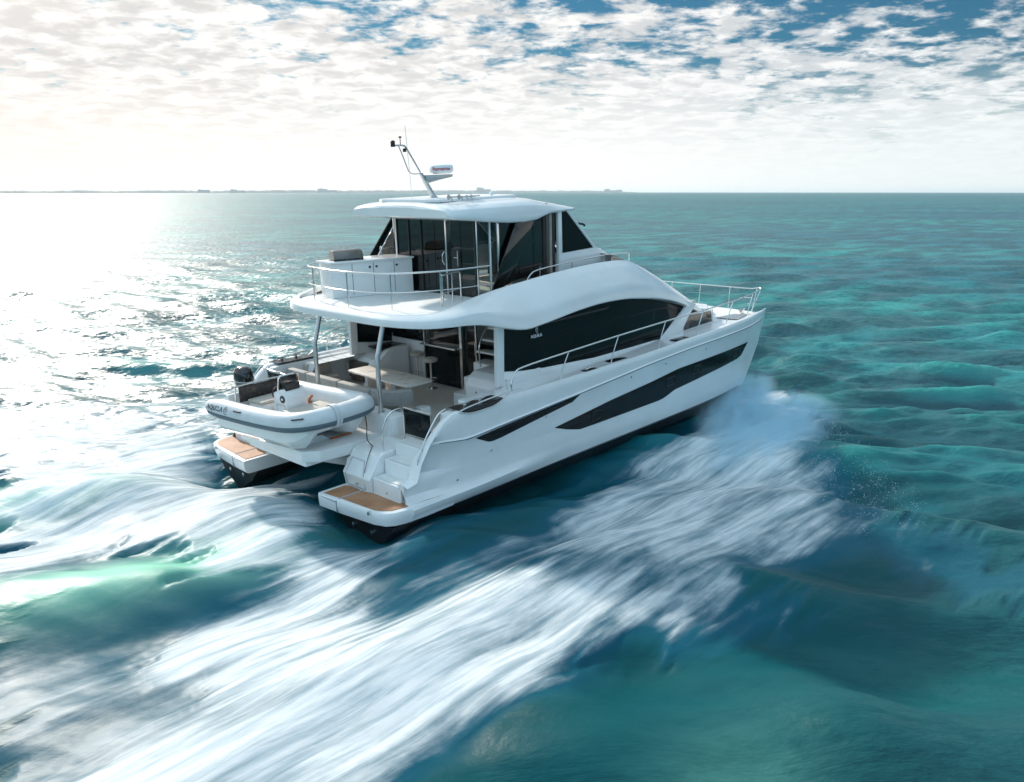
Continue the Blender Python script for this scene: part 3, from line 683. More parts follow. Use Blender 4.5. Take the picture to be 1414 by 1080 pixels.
rail([(3.72, -1.80, 3.9), (4.62, -1.45, 3.9)], .016, sm=1); rail([(4.2, -1.61, 3.6), (4.2, -1.61, 4.3)], .016, sm=1)
# rails on the wings forward
for sgn in (-1, 1):
    rail([(x, sgn*2.3, z) for x, z in ((6.05, 3.95), (6.2, 4.10), (6.5, 4.19), (7.8, 4.26), (9.2, 4.30), (10.1, 4.28), (10.3, 4.24), (10.3, 4.04))], .018)
    for x in (6.55, 7.8, 9.15): rail([(x, sgn*2.3, 4.0), (x, sgn*2.3, 4.27)], .013, 'rail_post', sm=1)

# ---- aft bar counter on the flybridge
cb = MB().prism([(2.92, 1.50), (5.0, .82), (5.12, 1.72), (3.05, 2.2)], 'Z', 3.585, 4.46, .02).build('bar_counter', 'gel', yacht)
MB().prism([(2.86, 1.46), (5.02, .76), (5.16, 1.76), (3.0, 2.26)], 'Z', 4.46, 4.51, .012).build('counter_top', 'gel', cb)
d = Vector((5.0-2.92, .82-1.5, 0)).normalized(); nrm = Vector((d.y, -d.x, 0))
for t in (.55, 1.12, 1.68):
    p = Vector((2.92, 1.50, 0))+d*t+nrm*.004
    MB().box(-.004, .004, -.004, .004, 3.64, 4.42).xf(Matrix.Translation(p)).build('door_seam', 'print', cb)
for t in (1.02, 1.2, 1.75):
    p = Vector((2.92, 1.50, 4.32))+d*t; MB().lathe([(0, 0), (.03, 0), (.03, .02), (0, .024)], (0, 0, 0), 12, 'Y').xf(Matrix.Translation(p) @ Matrix.Rotation(math.atan2(d.y, d.x)+math.pi, 4, 'Z')).build('door_knob', 'print', cb)
gr = MB(); secs = []
for x in (0, .05, .72, .77):
    s_ = .94 if x in (0, .77) else 1
    secs.append([(x, (.22+.22*math.cos(a))*1-.22*s_+.0, .0) if False else (x, .25*s_*math.cos(a), 0.04+.23*s_*max(0, math.sin(a))**.7) for a in np.linspace(0, math.pi, 12)])
gr.loft(secs, cap0=True, cap1=True); gr.xf(Matrix.Translation((3.15, 1.78, 4.51)) @ Matrix.Rotation(math.atan2(d.y, d.x), 4, 'Z'))
M['grillm'] = pmat('weathered_grill_hood', (.20, .185, .17), .38, metal=.6, var=.2)
g_ = gr.build('grill', 'grillm', cb)
MB().box(0, .77, -.26, .26, 0, .05, .01).xf(Matrix.Translation((3.15, 1.78, 4.51)) @ Matrix.Rotation(math.atan2(d.y, d.x), 4, 'Z')).build('grill_tray', 'dark', cb)
rail([(4.55, 1.5, 4.5), (4.55, 1.5, 4.72), (4.5, 1.45, 4.78), (4.42, 1.38, 4.76), (4.4, 1.37, 4.7)], .014, 'tap', parent=cb)

# ---- pilothouse
ZR = 5.50
pb = MB()
ph_floor = 3.59
# aft sliding doors (X 5.12)
for (y0, y1, nm) in ((1.02, 1.50, 'tint'), (.52, 1.0, 'tint'), (.0, .50, 'tint'), (-.48, -.02, 'tint'), (-.98, -.52, 'tint'), (-1.48, -1.0, 'tint')):
    MB().box(5.10, 5.13, y0, y1, ph_floor, ZR).build('aft_door', nm, yacht)
for y in (1.51, 1.01, .51, -1.5): MB().box(5.07, 5.15, y-.02, y+.02, ph_floor, ZR).build('door_frame', 'rubber', yacht)
MB().box(5.02, 5.10, -.54, -.49, ph_floor, ZR, .008).build('door_frame', 'steel', yacht)
MB().box(5.06, 5.12, 1.50, 1.56, ph_floor, ZR, .008).build('door_frame', 'gel', yacht)
rail([(5.05, -.42, 4.35), (5.0, -.40, 4.45), (5.0, -.40, 4.6), (5.05, -.42, 4.68)], .014, 'door_handle')
rail([(5.04, -.92, 4.35), (5.04, -.92, 4.72)], .018, 'door_handle'); rail([(5.03, -.80, 4.55), (5.03, -.95, 4.55)], .012, 'door_handle', sm=1)
for sgn in (-1, 1):
    # curved clear corner
    secs = []
    for i in range(9):
        a = rad(90*i/8); x = 5.10+.34*(1-math.cos(a)); y = 1.52+.40*math.sin(a); secs.append([(x, sgn*y, 3.6), (x, sgn*y, ZR)])
    if sgn < 0: MB().loft(secs).build('corner_glass', 'clear', yacht, 60)
    else: MB().loft(secs).build('corner_glass', 'tint', yacht, 60)
    yy = sgn*1.93
    for px_, py_ in ((5.115, 1.545), (5.27, 1.84)): MB().box(px_-.02, px_+.02, *sorted((sgn*py_-.03, sgn*py_+.03)), 3.6, ZR, .01).build('corner_post', 'gel' if py_ > 1.8 else 'steel', yacht)
    MB().box(5.42, 5.48, *sorted((yy-.03, yy+.03)), 3.7, ZR, .01).build('side_post', 'steel', yacht)
    MB().prism([(5.48, 3.9), (5.48, ZR), (6.70, ZR), (6.70, 4.02)], 'Y', yy-.008, yy+.008).build('side_window', 'tint2', yacht)
    MB().prism([(6.72, 4.02), (6.72, ZR), (7.04, ZR), (7.04, 4.05)], 'Y', yy-.008, yy+.008).build('side_window', 'clear', yacht)
    if sgn < 0: MB().prism([(5.06, 3.75), (5.75, 3.92), (6.72, ZR-.02), (6.05, ZR-.02)], 'Y', -2.04, -2.01, .005).build('raked_fin', 'tint', yacht)
    else:
        MB().prism([(4.22, 3.8), (4.55, 3.8), (5.9, ZR), (5.66, ZR)], 'Y', 2.32, 2.38, .01).build('raked_fin', 'glass', yacht)
        MB().prism([(4.95, 4.35), (5.88, ZR), (6.2, ZR), (6.2, 4.35)], 'Y', 2.36, 2.40).build('ladder_screen', 'inter', yacht)
    if True:
        for k in range(4):
            MB().prism([(7.08+k*.125, 4.0), (7.08+k*.125, 5.54), (7.17+k*.125, 5.54), (7.17+k*.125, 4.0)], 'Y', *sorted((yy-.03+.012*(k % 2), yy+.035+.012*(k % 2))), .008).build('sliding_panel', ['rubber', 'brown', 'inter', 'rubber'][k], yacht)
    MB().prism([(7.66, 4.0), (7.66, 5.56), (7.80, 5.56), (7.82, 4.0)], 'Y', *sorted((yy-.04, yy+.05)), .015).build('front_post', 'gel', yacht)
    MB().prism([(7.86, 4.46), (7.84, 5.54), (8.04, 5.54), (9.15, 4.50)], 'Y', yy-.01, yy+.02).build('front_side_window', 'glass', yacht)
    MB().prism([(7.7, 3.9), (7.7, 4.46), (9.2, 4.50), (9.55, 4.38), (9.9, 4.18), (9.9, 3.9)], 'Y', *sorted((sgn*1.6, sgn*1.98)), .02).build('dash_side', 'gel', yacht)
    MB().tube([(8.05, yy, 5.55), (9.2, yy, 4.48)], .04, 8).build('windscreen_pillar', 'gel', yacht)
MB().prism([(9.18, 4.50), (8.04, 5.56), (8.07, 5.57), (9.22, 4.51)], 'Y', -1.9, 1.9).build('windscreen', 'tint2', yacht)
MB().box(9.0, 9.9, -1.65, 1.65, 3.9, 4.40, .05).build('dashboard_cowl', 'gel', yacht)
MB().prism([(8.6, 3.6), (8.65, 4.3), (8.9, 4.46), (9.12, 4.44), (9.12, 3.6)], 'Y', -1.7, 1.7, .02).build('helm_console', 'darkfloor', yacht)
# interior seats
for y in (-.95, .1):
    MB().box(7.6, 8.1, y-.27, y+.27, 3.98, 4.12, .05).build('helm_seat', 'darkfloor', yacht); MB().box(7.52, 7.64, y-.27, y+.27, 4.1, 4.7, .05).build('helm_seat', 'darkfloor', yacht)
    MB().lathe([(.15, 0), (.06, .03), (.06, .4)], (7.85, y, 3.59), 10).build('seat_pedestal', 'rubber', yacht)
MB().box(5.6, 6.9, 1.0, 1.8, 3.59, 4.1, .05).build('interior_settee', 'inter', yacht)
st = MB().lathe([(.2, -.012), (.21, 0), (.2, .012), (.18, 0)], (8.5, -.95, 4.42), 20, 'X'); st.build('helm_wheel', 'rubber', yacht)
# port ladder to the hardtop
ld = MB()
for x in (0., .36): ld.tube([(4.50+x, 2.28, 3.8), (5.84+x, 2.28, 5.5)], .022, 8)
for k in range(7): ld.tube([(4.60+k*.18, 2.28, 3.93+k*.228), (4.98+k*.18, 2.28, 3.99+k*.228)], .016, 6)
ld.build('roof_ladder', 'steel', yacht)

# ---- hardtop
def hardtop():
    mb = MB(); secs = []
    zt0 = 5.98
    for X in [3.95, 3.98, 4.05, 4.2, 4.5, 5.0, 5.6, 6.2, 6.7, 7.0, 7.25, 7.5, 7.8, 8.1, 8.4, 8.5]:
        w = interp(X, [(3.95, 1.84), (4.05, 1.96), (4.3, 2.06), (4.8, 2.12), (5.6, 2.18), (6.4, 2.18), (7.0, 2.08), (7.5, 2.03), (8.2, 1.96), (8.5, 1.86)])
        zb = interp(X, [(3.95, 5.61), (4.0, 5.57), (4.5, 5.52), (5.2, 5.43), (6.0, 5.37), (6.6, 5.38), (7.0, 5.46), (7.3, 5.52), (8.5, 5.53)])
        ztp = interp(X, [(3.95, 5.80), (3.98, 5.85), (4.05, 5.89), (4.2, 5.92), (5.0, 5.94), (6.5, 5.96), (7.0, 5.93), (7.5, 5.84), (8.0, 5.76), (8.4, 5.68), (8.5, 5.64)])
        zsd = interp(X, [(3.95, 5.77), (4.05, 5.82), (4.5, 5.84), (6.3, 5.87), (6.9, 5.82), (7.4, 5.73), (8.5, 5.62)])
        half = [(w-.22, zb), (w-.06, zb+.0), (w-.01, zb+.025), (w, zb+.06), (w-.015, zb+(zsd-zb)*.5), (w-.08, zb+(zsd-zb)*.82), (w-.20, zsd), (w-.32, zsd+(ztp-zsd)*.35), (w-.55, zsd+(ztp-zsd)*.75), (w-.95, ztp-.005), (w*.3, ztp+.02), (0, ztp+.025)]
        ring = [(X, -y, z) for y, z in half]+[(X, y, z) for y, z in half[-2::-1]]
        secs.append(ring)
    mb.loft(secs, closed=True, cap0=True, cap1=True); return mb
ht = hardtop().build('hardtop', 'gel', yacht, 26)
MB().prism([(4.3, -1.15), (6.9, -1.2), (7.1, -.9), (7.1, .9), (6.9, 1.2), (4.3, 1.15), (4.2, .9), (4.2, -.9)], 'Z', 5.93, 6.005, .03).build('roof_panel', 'gel', ht)
MB().lathe([(.05, 0), (.05, .06), (.03, .09), (0, .1)], (6.6, -.6, 6.0), 14).build('antenna_dome', 'wprint', ht)
MB().lathe([(.03, 0), (.03, .05), (0, .06)], (7.5, -1.7, 5.72), 10).build('roof_light', 'rubber', ht)
rail([(8.42, -1.9, 5.2), (8.7, -1.95, 5.15), (8.75, -1.95, 5.1)], .03, 'mirror_arm', mat='rubber')
# horns
hn = MB()
for x, y in ((4.55, -1.35), (4.7, -1.55)):
    hn.tube([(x, y, 5.95), (x, y, 6.03)], .015, 6); hn.lathe([(.02, .4), (.02, .1), (.03, .04), (.065, 0), (.055, .0)], (x-.1, y, 6.05), 14, 'X')
hn.tube([(5.0, -1.4, 5.95), (5.0, -1.4, 6.04)], .012, 6); hn.tube([(5.25, -1.3, 5.95), (5.25, -1.3, 6.04)], .012, 6)
hn.lathe([(.015, .3), (.02, .05), (.045, 0)], (5.0, -1.38, 6.04), 12, 'X'); hn.lathe([(.015, .3), (.02, .05), (.045, 0)], (5.22, -1.3, 6.04), 12, 'X')
hn.build('horn', 'alu', ht)
# mast, radar
ms = MB().tube([(5.2, 0, 5.95), (5.14, 0, 6.02), (4.98, 0, 6.28), (4.76, 0, 6.62)], .05, 10, rs=[.10, .075, .06, .045])
mo = ms.build('mast', 'alu', ht)
rail([(4.76, 0, 6.62), (4.55, 0, 6.93), (4.36, 0, 7.20), (4.30, 0, 7.26), (4.20, 0, 7.275), (3.97, 0, 7.27)], .022, 'mast_arm', parent=ht, mat='alu')
rail([(4.12, 0, 7.26), (4.22, 0, 7.05), (4.36, 0, 6.72), (4.42, 0, 6.64), (4.52, 0, 6.60), (4.76, 0, 6.6)], .014, 'mast_arm', parent=ht, mat='alu')
MB().lathe([(.0, 0), (.055, .0), (.055, .13), (.03, .15)], (3.95, 0, 7.24), 14).build('masthead_light', 'rubber', ht)
MB().lathe([(.045, 0), (.045, .08), (0, .09)], (4.3, 0, 7.12), 12).build('masthead_light', 'rubber', ht)
w_ = MB().tube([(4.18, 0, 7.27), (4.18, 0, 7.44)], .01, 6); w_.lathe([(.0, 0), (.035, .01), (.035, .04), (0, .05)], (4.18, 0, 7.44), 10); w_.build('wind_sensor', 'rubber', ht)
MB().tube([(4.55, .12, 6.0), (4.45, .12, 7.75)], .007, 6).build('whip_antenna', 'wprint', ht)
MB().prism([(4.9, 6.36), (4.85, 6.56), (5.75, 6.56), (5.75, 6.50), (5.35, 6.44)], 'Y', -.09, .09, .01).build('radar_bracket', 'alu', ht)
rd = MB().lathe([(0, 0), (.20, 0), (.27, .025), (.30, .07), (.305, .15), (.28, .205), (.20, .235), (0, .245)], (5.45, 0, 6.58), 32).build('radar_dome', 'wprint', ht)
tm = text_mb('Raymarine', .115, .001, 1.0)
R0 = .308; base = math.atan2(-16.6, -9.19-5.45)
tm.v = [(5.45+(R0+z)*math.cos(base+x/R0), (R0+z)*math.sin(base+x/R0), 6.70+y) for x, y, z in tm.v]
tm.build('lettering', 'red', rd)

# ================================================================ tender (inflatable catamaran dinghy)
TM = BM @ Matrix.Translation((.62, -.04, .98)) @ Matrix.Rotation(rad(-84.5), 4, 'Z')   # local +x = dinghy bow (to starboard)
def place(o, mat):
    loc, q, s = mat.decompose(); o.location = loc; o.rotation_euler = q.to_euler()
ding = empty('inflatable_dinghy', 'pale grey rigid inflatable dinghy with black outboard, carried athwart the stern platform of the yacht', 'dinghy')
place(ding, TM)
# local: x forward (bow), y port(left of dinghy -> aft of yacht is y<0?), z up; beam 2.1, length 3.5
TZ = .56
def tube_path():
    W_ = 1.04
    hp = [(-1.85, TZ), (-1.2, TZ), (-.4, TZ), (.4, TZ+.02)]
    pts = [(x, -W_, z) for x, z in hp]+[(1.05, -1.00, TZ+.05), (1.42, -.84, TZ+.09), (1.62, -.52, TZ+.12), (1.68, -.15, TZ+.13), (1.68, .15, TZ+.13), (1.62, .52, TZ+.12), (1.42, .84, TZ+.09), (1.05, 1.00, TZ+.05)]+[(x, W_, z) for x, z in hp[::-1]]
    return smooth(pts, 5)
tp_ = tube_path(); n_ = len(tp_)
rs = [.225]*n_
for i, r in enumerate((.11, .15, .18, .20, .215)): rs[i] = r; rs[-1-i] = r
MB().tube(tp_, .225, 20, rs=rs).build('inflatable_tube', 'hyp', ding, 60)
# rub strake band: outer side of tube
secs = []
for i in range(2, n_-2):
    a, b = Vector(tp_[i-1]), Vector(tp_[i+1]); t = (b-a).normalized(); out = Vector((t.y, -t.x, 0)).normalized(); p = Vector(tp_[i]); r = rs[i]
    sec = []
    for ang, ex in ((-48, .001), (-44, .016), (-30, .024), (-16, .018), (-12, .001)):
        aa = rad(ang); sec.append(tuple(p+out*(r+ex)*math.cos(aa)+Vector((0, 0, 1))*(r+ex)*math.sin(aa)))
    secs.append(sec)
MB().loft(secs).build('rub_strake', 'strake', ding, 60)
# straps at the bow, grab handles, name
def strap(i, w, mat='hyp'):
    a, b = Vector(tp_[i-1]), Vector(tp_[i+1]); t = (b-a).normalized(); out = Vector((t.y, -t.x, 0)).normalized(); p = Vector(tp_[i]); ring = []
    secs = []
    for s_ in (-w, w):
        secs.append([tuple(p+t*s_+out*.252*math.cos(k*math.pi/10)+Vector((0, 0, 1))*.252*math.sin(k*math.pi/10)) for k in range(-6, 9)])
    return MB().loft(secs).build('strap', mat, ding, 60)
for i in (33, 34): strap(i, .035)
for i in (10, 24):
    a, b = Vector(tp_[i-1]), Vector(tp_[i+1]); t = (b-a).normalized(); out = Vector((t.y, -t.x, 0)).normalized(); p = Vector(tp_[i])+out*.2+Vector((0, 0, .13))
    MB().tube([tuple(p-t*.13), tuple(p-t*.1+out*.03), tuple(p+t*.1+out*.03), tuple(p+t*.13)], .018, 6).build('grab_handle', 'rubber', ding)
def on_tube(mb, x0, up0):
    """wrap text (x along tube, y up) on the yacht-aft side (local y=-.96)"""
    vs = []
    for x, y, z in mb.v:
        th = up0+y/.225; vs.append((x0+x, -1.04-(.229+z)*math.cos(th), TZ+(.229+z)*math.sin(th)))
    mb.v = vs; return mb
on_tube(text_mb('AQUILA', .16, .001, 1.1), -1.28, .34).build('lettering', 'print', ding)
mb = MB()
em = emblem(Matrix.Identity(4), .085, 'emblem', 'print', ding)
for v in em.data.vertices:
    th = .34+v.co.y/.225; x = v.co.x; v.co = (-.84+x, -1.04-.231*math.cos(th), TZ+.231*math.sin(th))
# twin hull bottom
for sg in (-1, 1):
    secs = []
    for x in [-1.55, -1.0, -.4, .2, .8, 1.14, 1.34, 1.44]:
        k = max(0, (x-.4)/1.04); zb = -.12+.05*k**2+.34*k**5; wd = 1-.55*k**3
        yc = sg*.62
        secs.append([(x, yc+sg*.42*wd, .42), (x, yc+sg*.40*wd, .12+.25*k**4), (x, yc+sg*.26*wd, zb+.08), (x, yc+sg*.06, zb), (x, yc-sg*.14*wd, zb+.08), (x, yc-sg*.24*wd, .14+.2*k**4), (x, yc-sg*.30*wd, .42)])
    MB().loft(secs, cap0=True, cap1=True).build('dinghy_hull', 'gel', ding, 30)
MB().box(-1.5, 1.3, -.86, .86, .26, .34, .02).build('dinghy_floor', 'deck', ding)
MB().box(-1.6, -1.5, -.74, .74, .2, .78, .03).build('dinghy_transom', 'gel', ding)
# seat, back rest, frame
MB().box(-1.12, -.62, -.45, .45, .34, .60, .03).build('seat_base', 'gel', ding)
MB().box(-1.14, -.60, -.47, .47, .60, .68, .03).build('seat_cushion', 'beige', ding)
MB().box(-1.24, -1.18, -.62, .5, .62, .98, .02).build('backrest', 'dark', ding)
rail([(-1.3, -.68, .34), (-1.26, -.68, .95), (-1.24, -.62, 1.0), (-1.22, .5, 1.0), (-1.24, .56, .95), (-1.3, .56, .34)], .02, 'seat_rail', parent=ding, sm=3)
# console
cs = MB().prism([(-.42, .34), (-.34, .92), (-.05, 1.02), (.08, .80), (.16, .34)], 'Y', -.30, .30, .03).build('console', 'gel', ding)
MB().lathe([(.0, 0), (.085, 0), (.085, -.012), (0, -.014)], (-.02, -.302, .80), 20, 'Y').build('console_badge', 'print', cs)
MB().lathe([(.0, 0), (.03, 0), (.03, -.016), (0, -.018)], (-.02, -.306, .80), 14, 'Y').build('badge_centre', 'wprint', cs)
MB().tube([(-.28, -.306, .40), (.08, -.306, .40), (.05, -.306, .66), (-.24, -.306, .66)], .005, 5, closed=True).build('hatch_seam', 'seam', cs)
MB().tube([(-.20, -.28, .95), (-.14, -.28, 1.26), (-.12, -.22, 1.31), (-.12, .22, 1.31), (-.14, .28, 1.26), (-.20, .28, .95)], .02, 8).build('windscreen_frame', 'steel', cs)
MB().prism([(-.26, 1.0), (-.22, 1.28), (.22, 1.28), (.26, 1.0)], 'X', -.16, -.145).build('dinghy_windscreen', 'smoke', cs)
MB().box(-.2, .0, -.2, .2, .96, 1.12, .03).build('instrument_pod', 'dark', cs)
wl = MB().tube([(0, .16*math.cos(k*math.pi/8), .16*math.sin(k*math.pi/8)) for k in range(16)], .018, 6, closed=True)
for k in range(3): wl.tube([(0, 0, 0), (0, .16*math.cos(k*2.09+.5), .16*math.sin(k*2.09+.5))], .012, 6)
wl.xf(Matrix.Translation((-.46, -.08, .82)) @ Matrix.Rotation(rad(-20), 4, 'Y')).build('steering_wheel', 'rubber', cs)
MB().box(.25, .85, -.5, .5, .34, .56, .04).build('bow_locker', 'gel', ding); MB().box(.23, .87, -.52, .52, .56, .63, .03).build('bow_cushion', 'beige', ding)
MB().tube([(.2, .28, .34), (.2, .28, .72), (.3, .28, .8)], .03, 6).build('fuel_filler', 'orange', ding)
# outboard
ob = []
for (z, lx, ly, cx_) in ((.60, .10, .08, -1.86), (.70, .17, .13, -1.88), (.80, .24, .17, -1.90), (.98, .27, .185, -1.92), (1.12, .26, .18, -1.92), (1.22, .21, .15, -1.91), (1.27, .12, .09, -1.90)):
    ob.append([(cx_+lx*math.copysign(abs(math.cos(a))**.7, math.cos(a)), ly*math.copysign(abs(math.sin(a))**.7, math.sin(a)), z) for a in [2*math.pi*k/24 for k in range(24)]])
om = MB().loft(ob, closed=True, cap0=True, cap1=True).build('outboard_motor', 'outboard', ding, 40)
lg = MB().loft([[(-1.86+sx*w, sy*w*.5, z) for sx, sy in ((-1, -1), (1, -1), (1, 1), (-1, 1))] for z, w in ((.62, .10), (.2, .08), (-.05, .09), (-.1, .16), (-.14, .08), (-.42, .05))], closed=True, cap0=True, cap1=True)
lg.lathe([(0, -.2), (.05, -.1), (.05, .12), (.02, .2)], (-1.88, 0, -.28), 12, 'X'); lg.build('outboard_leg', 'outboard', om)
MB().box(-1.72, -1.56, -.14, .14, .5, .82, .02).build('motor_bracket', 'rubber', om)
MB().tube([(-1.92+.275*math.copysign(abs(math.cos(a))**.7, math.cos(a)), .19*math.copysign(abs(math.sin(a))**.7, math.sin(a)), .92) for a in [2*math.pi*k/24 for k in range(24)]], .006, 5, closed=True).build('cowling_stripe', 'wprint', om)
# bow line
painter = MB().tube(smooth([(1.62, -1.32, 1.36), (1.62, -1.36, 1.1), (1.35, -1.72, .92), (1.28, -2.0, .84)], 5), .012, 6).tube(smooth([(1.27, -2.0, .84), (1.0, -2.2, .70), (.80, -2.3, .42)], 4), .008, 6)
painter = painter.build('mooring_line', 'print', None)
painter.matrix_world = BM; painter['label'] = 'thin dark line running from the dinghy bow down to the stern locker'; painter['category'] = 'rope'

# ================================================================ helmsman
def person():
    pe = empty('person', 'person in a white shirt seated at the upper helm, seen through the tinted side glass', 'person')
    place(pe, BM @ Matrix.Translation((7.82, -.95, 3.52)))
    J = {'hip': (0, 0, .72), 'waist': (.0, 0, .90), 'chest': (.03, 0, 1.12), 'neck': (.05, 0, 1.32), 'head0': (.07, 0, 1.42), 'head1': (.09, 0, 1.54), 'head2': (.08, 0, 1.62)}
    me = bpy.data.meshes.new('body'); vs = []; es = []; rr = []
    def chain(pts, start=None):
        prev = start
        for p, r in pts:
            vs.append(p); rr.append(r); i = len(vs)-1
            if prev is not None: es.append((prev, i))
            prev = i
        return prev
    chain([((0, 0, .70), (.15, .17)), ((.0, 0, .88), (.12, .15)), ((.03, 0, 1.12), (.12, .17)), ((.04, 0, 1.26), (.09, .13)), ((.05, 0, 1.34), (.055, .055)), ((.075, 0, 1.43), (.075, .065)), ((.08, 0, 1.52), (.095, .078)), ((.075, 0, 1.60), (.07, .06))])
    for s_ in (-1, 1):
        chain([((.03, s_*.17, 1.24), (.065, .065)), ((.08, s_*.24, 1.06), (.048, .048)), ((.18, s_*.26, .92), (.042, .042)), ((.40, s_*.20, .98), (.032, .032)), ((.49, s_*.16, 1.02), (.036, .02))], 3); wr = len(vs)-1
        for k in range(4):
            fy = s_*.16+.023*(k-1.5); L_ = (.05, .058, .06, .045)[k]
            chain([((.53, fy, 1.03), (.010, .010)), ((.53+L_, fy, 1.028), (.009, .009)), ((.55+L_, fy, 1.0), (.008, .008)), ((.535+L_, fy, .975), (.007, .007))], wr)
        chain([((.51, s_*.16-s_*.045, 1.03), (.011, .011)), ((.545, s_*.16-s_*.06, 1.02), (.009, .009))], wr)
        h = chain([((.12, s_*.11, .68), (.085, .085)), ((.46, s_*.12, .66), (.065, .065)), ((.50, s_*.12, .40), (.055, .055)), ((.50, s_*.12, .20), (.042, .042)), ((.62, s_*.12, .16), (.035, .04))], 0)
    me.from_pydata(vs, es, [])
    o = bpy.data.objects.new('body', me); sc.collection.objects.link(o); o.parent = pe
    md = o.modifiers.new('Skin', 'SKIN'); sk = me.skin_vertices[0].data
    for i, r in enumerate(rr): sk[i].radius = r
    sk[0].use_root = True
    sb = o.modifiers.new('Sub', 'SUBSURF'); sb.levels = 2; sb.render_levels = 2
    me.materials.append(M['skin'])
    # clothing: shells over torso and legs
    def shell(name, secs, mat): MB().loft(secs, closed=True, cap0=True, cap1=True).build(name, mat, pe, 70)
    def ring(c, a, b, n=16): return [(c[0]+a*math.cos(t), c[1]+b*math.sin(t), c[2]) for t in [2*math.pi*k/n for k in range(n)]]
    shell('shirt', [ring((0, 0, .66), .15, .19), ring((0, 0, .85), .14, .18), ring((.03, 0, 1.1), .145, .205), ring((.03, 0, 1.24), .12, .20), ring((.045, 0, 1.31), .075, .10)], 'shirt')
    for s_ in (-1, 1):
        MB().tube([(.03, s_*.15, 1.25), (.07, s_*.22, 1.12), (.12, s_*.25, 1.0)], .07, 12, rs=[.075, .07, .065]).build('sleeve', 'shirt', pe)
        MB().tube(smooth([(.02, s_*.1, .69), (.44, s_*.12, .67), (.51, s_*.12, .58), (.51, s_*.12, .26)], 4), .085, 12).build('trouser_leg', 'trousers', pe)
        MB().lathe([(.0, 0), (.018, .005), (0, .01)], (.085, s_*.078, 1.50), 10, 'Y').build('ear', 'skin', pe)
        MB().lathe([(0, 0), (.009, .004), (0, .008)], (.168, s_*.03, 1.53), 8, 'X').build('eye', 'print', pe)
    MB().tube([(.165, 0, 1.53), (.19, 0, 1.49), (.17, 0, 1.485)], .011, 6).build('nose', 'skin', pe)
    MB().tube([(.165, -.022, 1.455), (.172, 0, 1.453), (.165, .022, 1.455)], .005, 5).build('mouth', 'red', pe)
    secs = []
    for z, a in ((1.50, .098), (1.56, .105), (1.62, .095), (1.66, .06), (1.675, .02)): secs.append(ring((.06, 0, z), a*1.05, a*.86))
    shell('hair', secs, 'cap')
person()

# ================================================================ sea
YC, YS = math.cos(YAW), math.sin(YAW)
# foam patches in world metres: (density, outline)
FOAM = [
  (0.30, [(-12.33,17.63),(-9.02,16.79),(-5.75,15.3),(-3.55,13.21),(-3.78,12.23),(-4.93,11.58),(-6.18,10.99),(-7.51,10.11)]),
  (0.54, [(-6.09,6.9),(-6.63,8.73),(-5.84,9.2),(-4.93,10.02),(-5.21,10.99),(-5.37,12.01),(-4.68,13.26),(-3.12,14.13),(-1.47,14.81),(-0.1,16.09),(1.36,17.95),(2.81,20.41),(4.82,23.14),(7.17,26.73),(8.8,28.25),(8.83,24.94),(8.26,20.7),(7.68,17.63),(6.96,15.65),(6.08,14.81),(4.75,14.49),(3.96,14.04),(4.74,13.01),(4.64,12.51),(3.9,12.42),(3.26,12.19),(2.42,11.96),(1.65,12.19),(0.85,11.48),(0.39,10.53),(-0.54,9.63),(-1.32,9.13),(-1.88,8.3),(-2.32,6.9)]),
  (0.82, [(-5.29,7.35),(-5.1,9.34),(-4.51,9.94),(-5.04,11.58),(-4.51,12.71),(-3.01,13.62),(-1.79,12.95),(-0.09,14.04),(0.69,14.04),(1.15,13.21),(1.95,12.71),(2.4,12.19),(1.04,11.79),(0.57,11.28),(-0.17,10.44),(-1.01,9.63),(-1.85,9.06),(-2.59,7.86)]),
  (0.56, [(3.22,20.7),(6.3,24.13),(7.8,24.13),(7.5,20.13),(6.8,17.63),(5.27,15.3),(3.9,14.34),(2.26,14.04),(0.75,15.3),(0.81,16.79)]),
  (0.78, [(-13.56,20.13),(-11.31,20.7),(-9.2,20.13),(-7.77,20.7),(-6.45,20.01),(-5.09,20.41),(-4.44,18.08),(-3.43,15.72),(-2.41,16.2),(-2.22,14.81),(-2.97,14.04),(-3.84,13.34),(-4.93,14.04),(-6.38,15.48),(-8.12,15.83),(-8.62,14.34),(-9.09,12.95)]),
  (0.60, [(-8.53,16.39),(-6.7,18.08),(-5.21,18.08),(-4.05,15.3),(-4.01,14.04),(-4.89,14.34),(-6.45,15.65)]),
  (0.74, [(-19.1,26.73),(-14.37,26.73),(-9.53,23.36),(-7.59,20.7),(-8.97,19.58),(-11.75,20.13),(-14.28,19.58)]),
  (0.5, [(-7.95,10.8),(-6.53,11.28),(-5.65,11.48),(-5.31,11.58),(-4.95,10.44),(-5.3,9.79),(-6.75,8.93)]),
  (0.70, [(-5.37,12.01),(-3.92,13.21),(-3.11,14.1),(-2.9,13.7),(-3.67,12.71),(-4.45,11.48),(-5.03,10.89)]),
  (0.46, [(-2.72,15.83),(-1.64,16.71),(0.22,18.95),(1.72,20.59),(4.23,23.36),(3.85,22.29),(1.65,19.58),(-0.11,17.41),(-1.56,15.83),(-2.27,15.14)]),
  (0.32, [(7.97,18.56),(9.08,15.83),(9.82,13.21),(9.17,12.23),(7.65,13.08),(6.69,14.97)]),
  (0.75, [(4.65,23.36),(7.13,27.52),(9.52,29.35),(8.94,24.94),(6.95,20.7),(4.59,20.13)]),
  (0.5, [(-14.37,26.73),(-10.4,28.25),(-7.72,39.12),(-6.07,37.23),(-8.09,29.93),(-8.21,21.96),(-9.45,20.7)]),
]

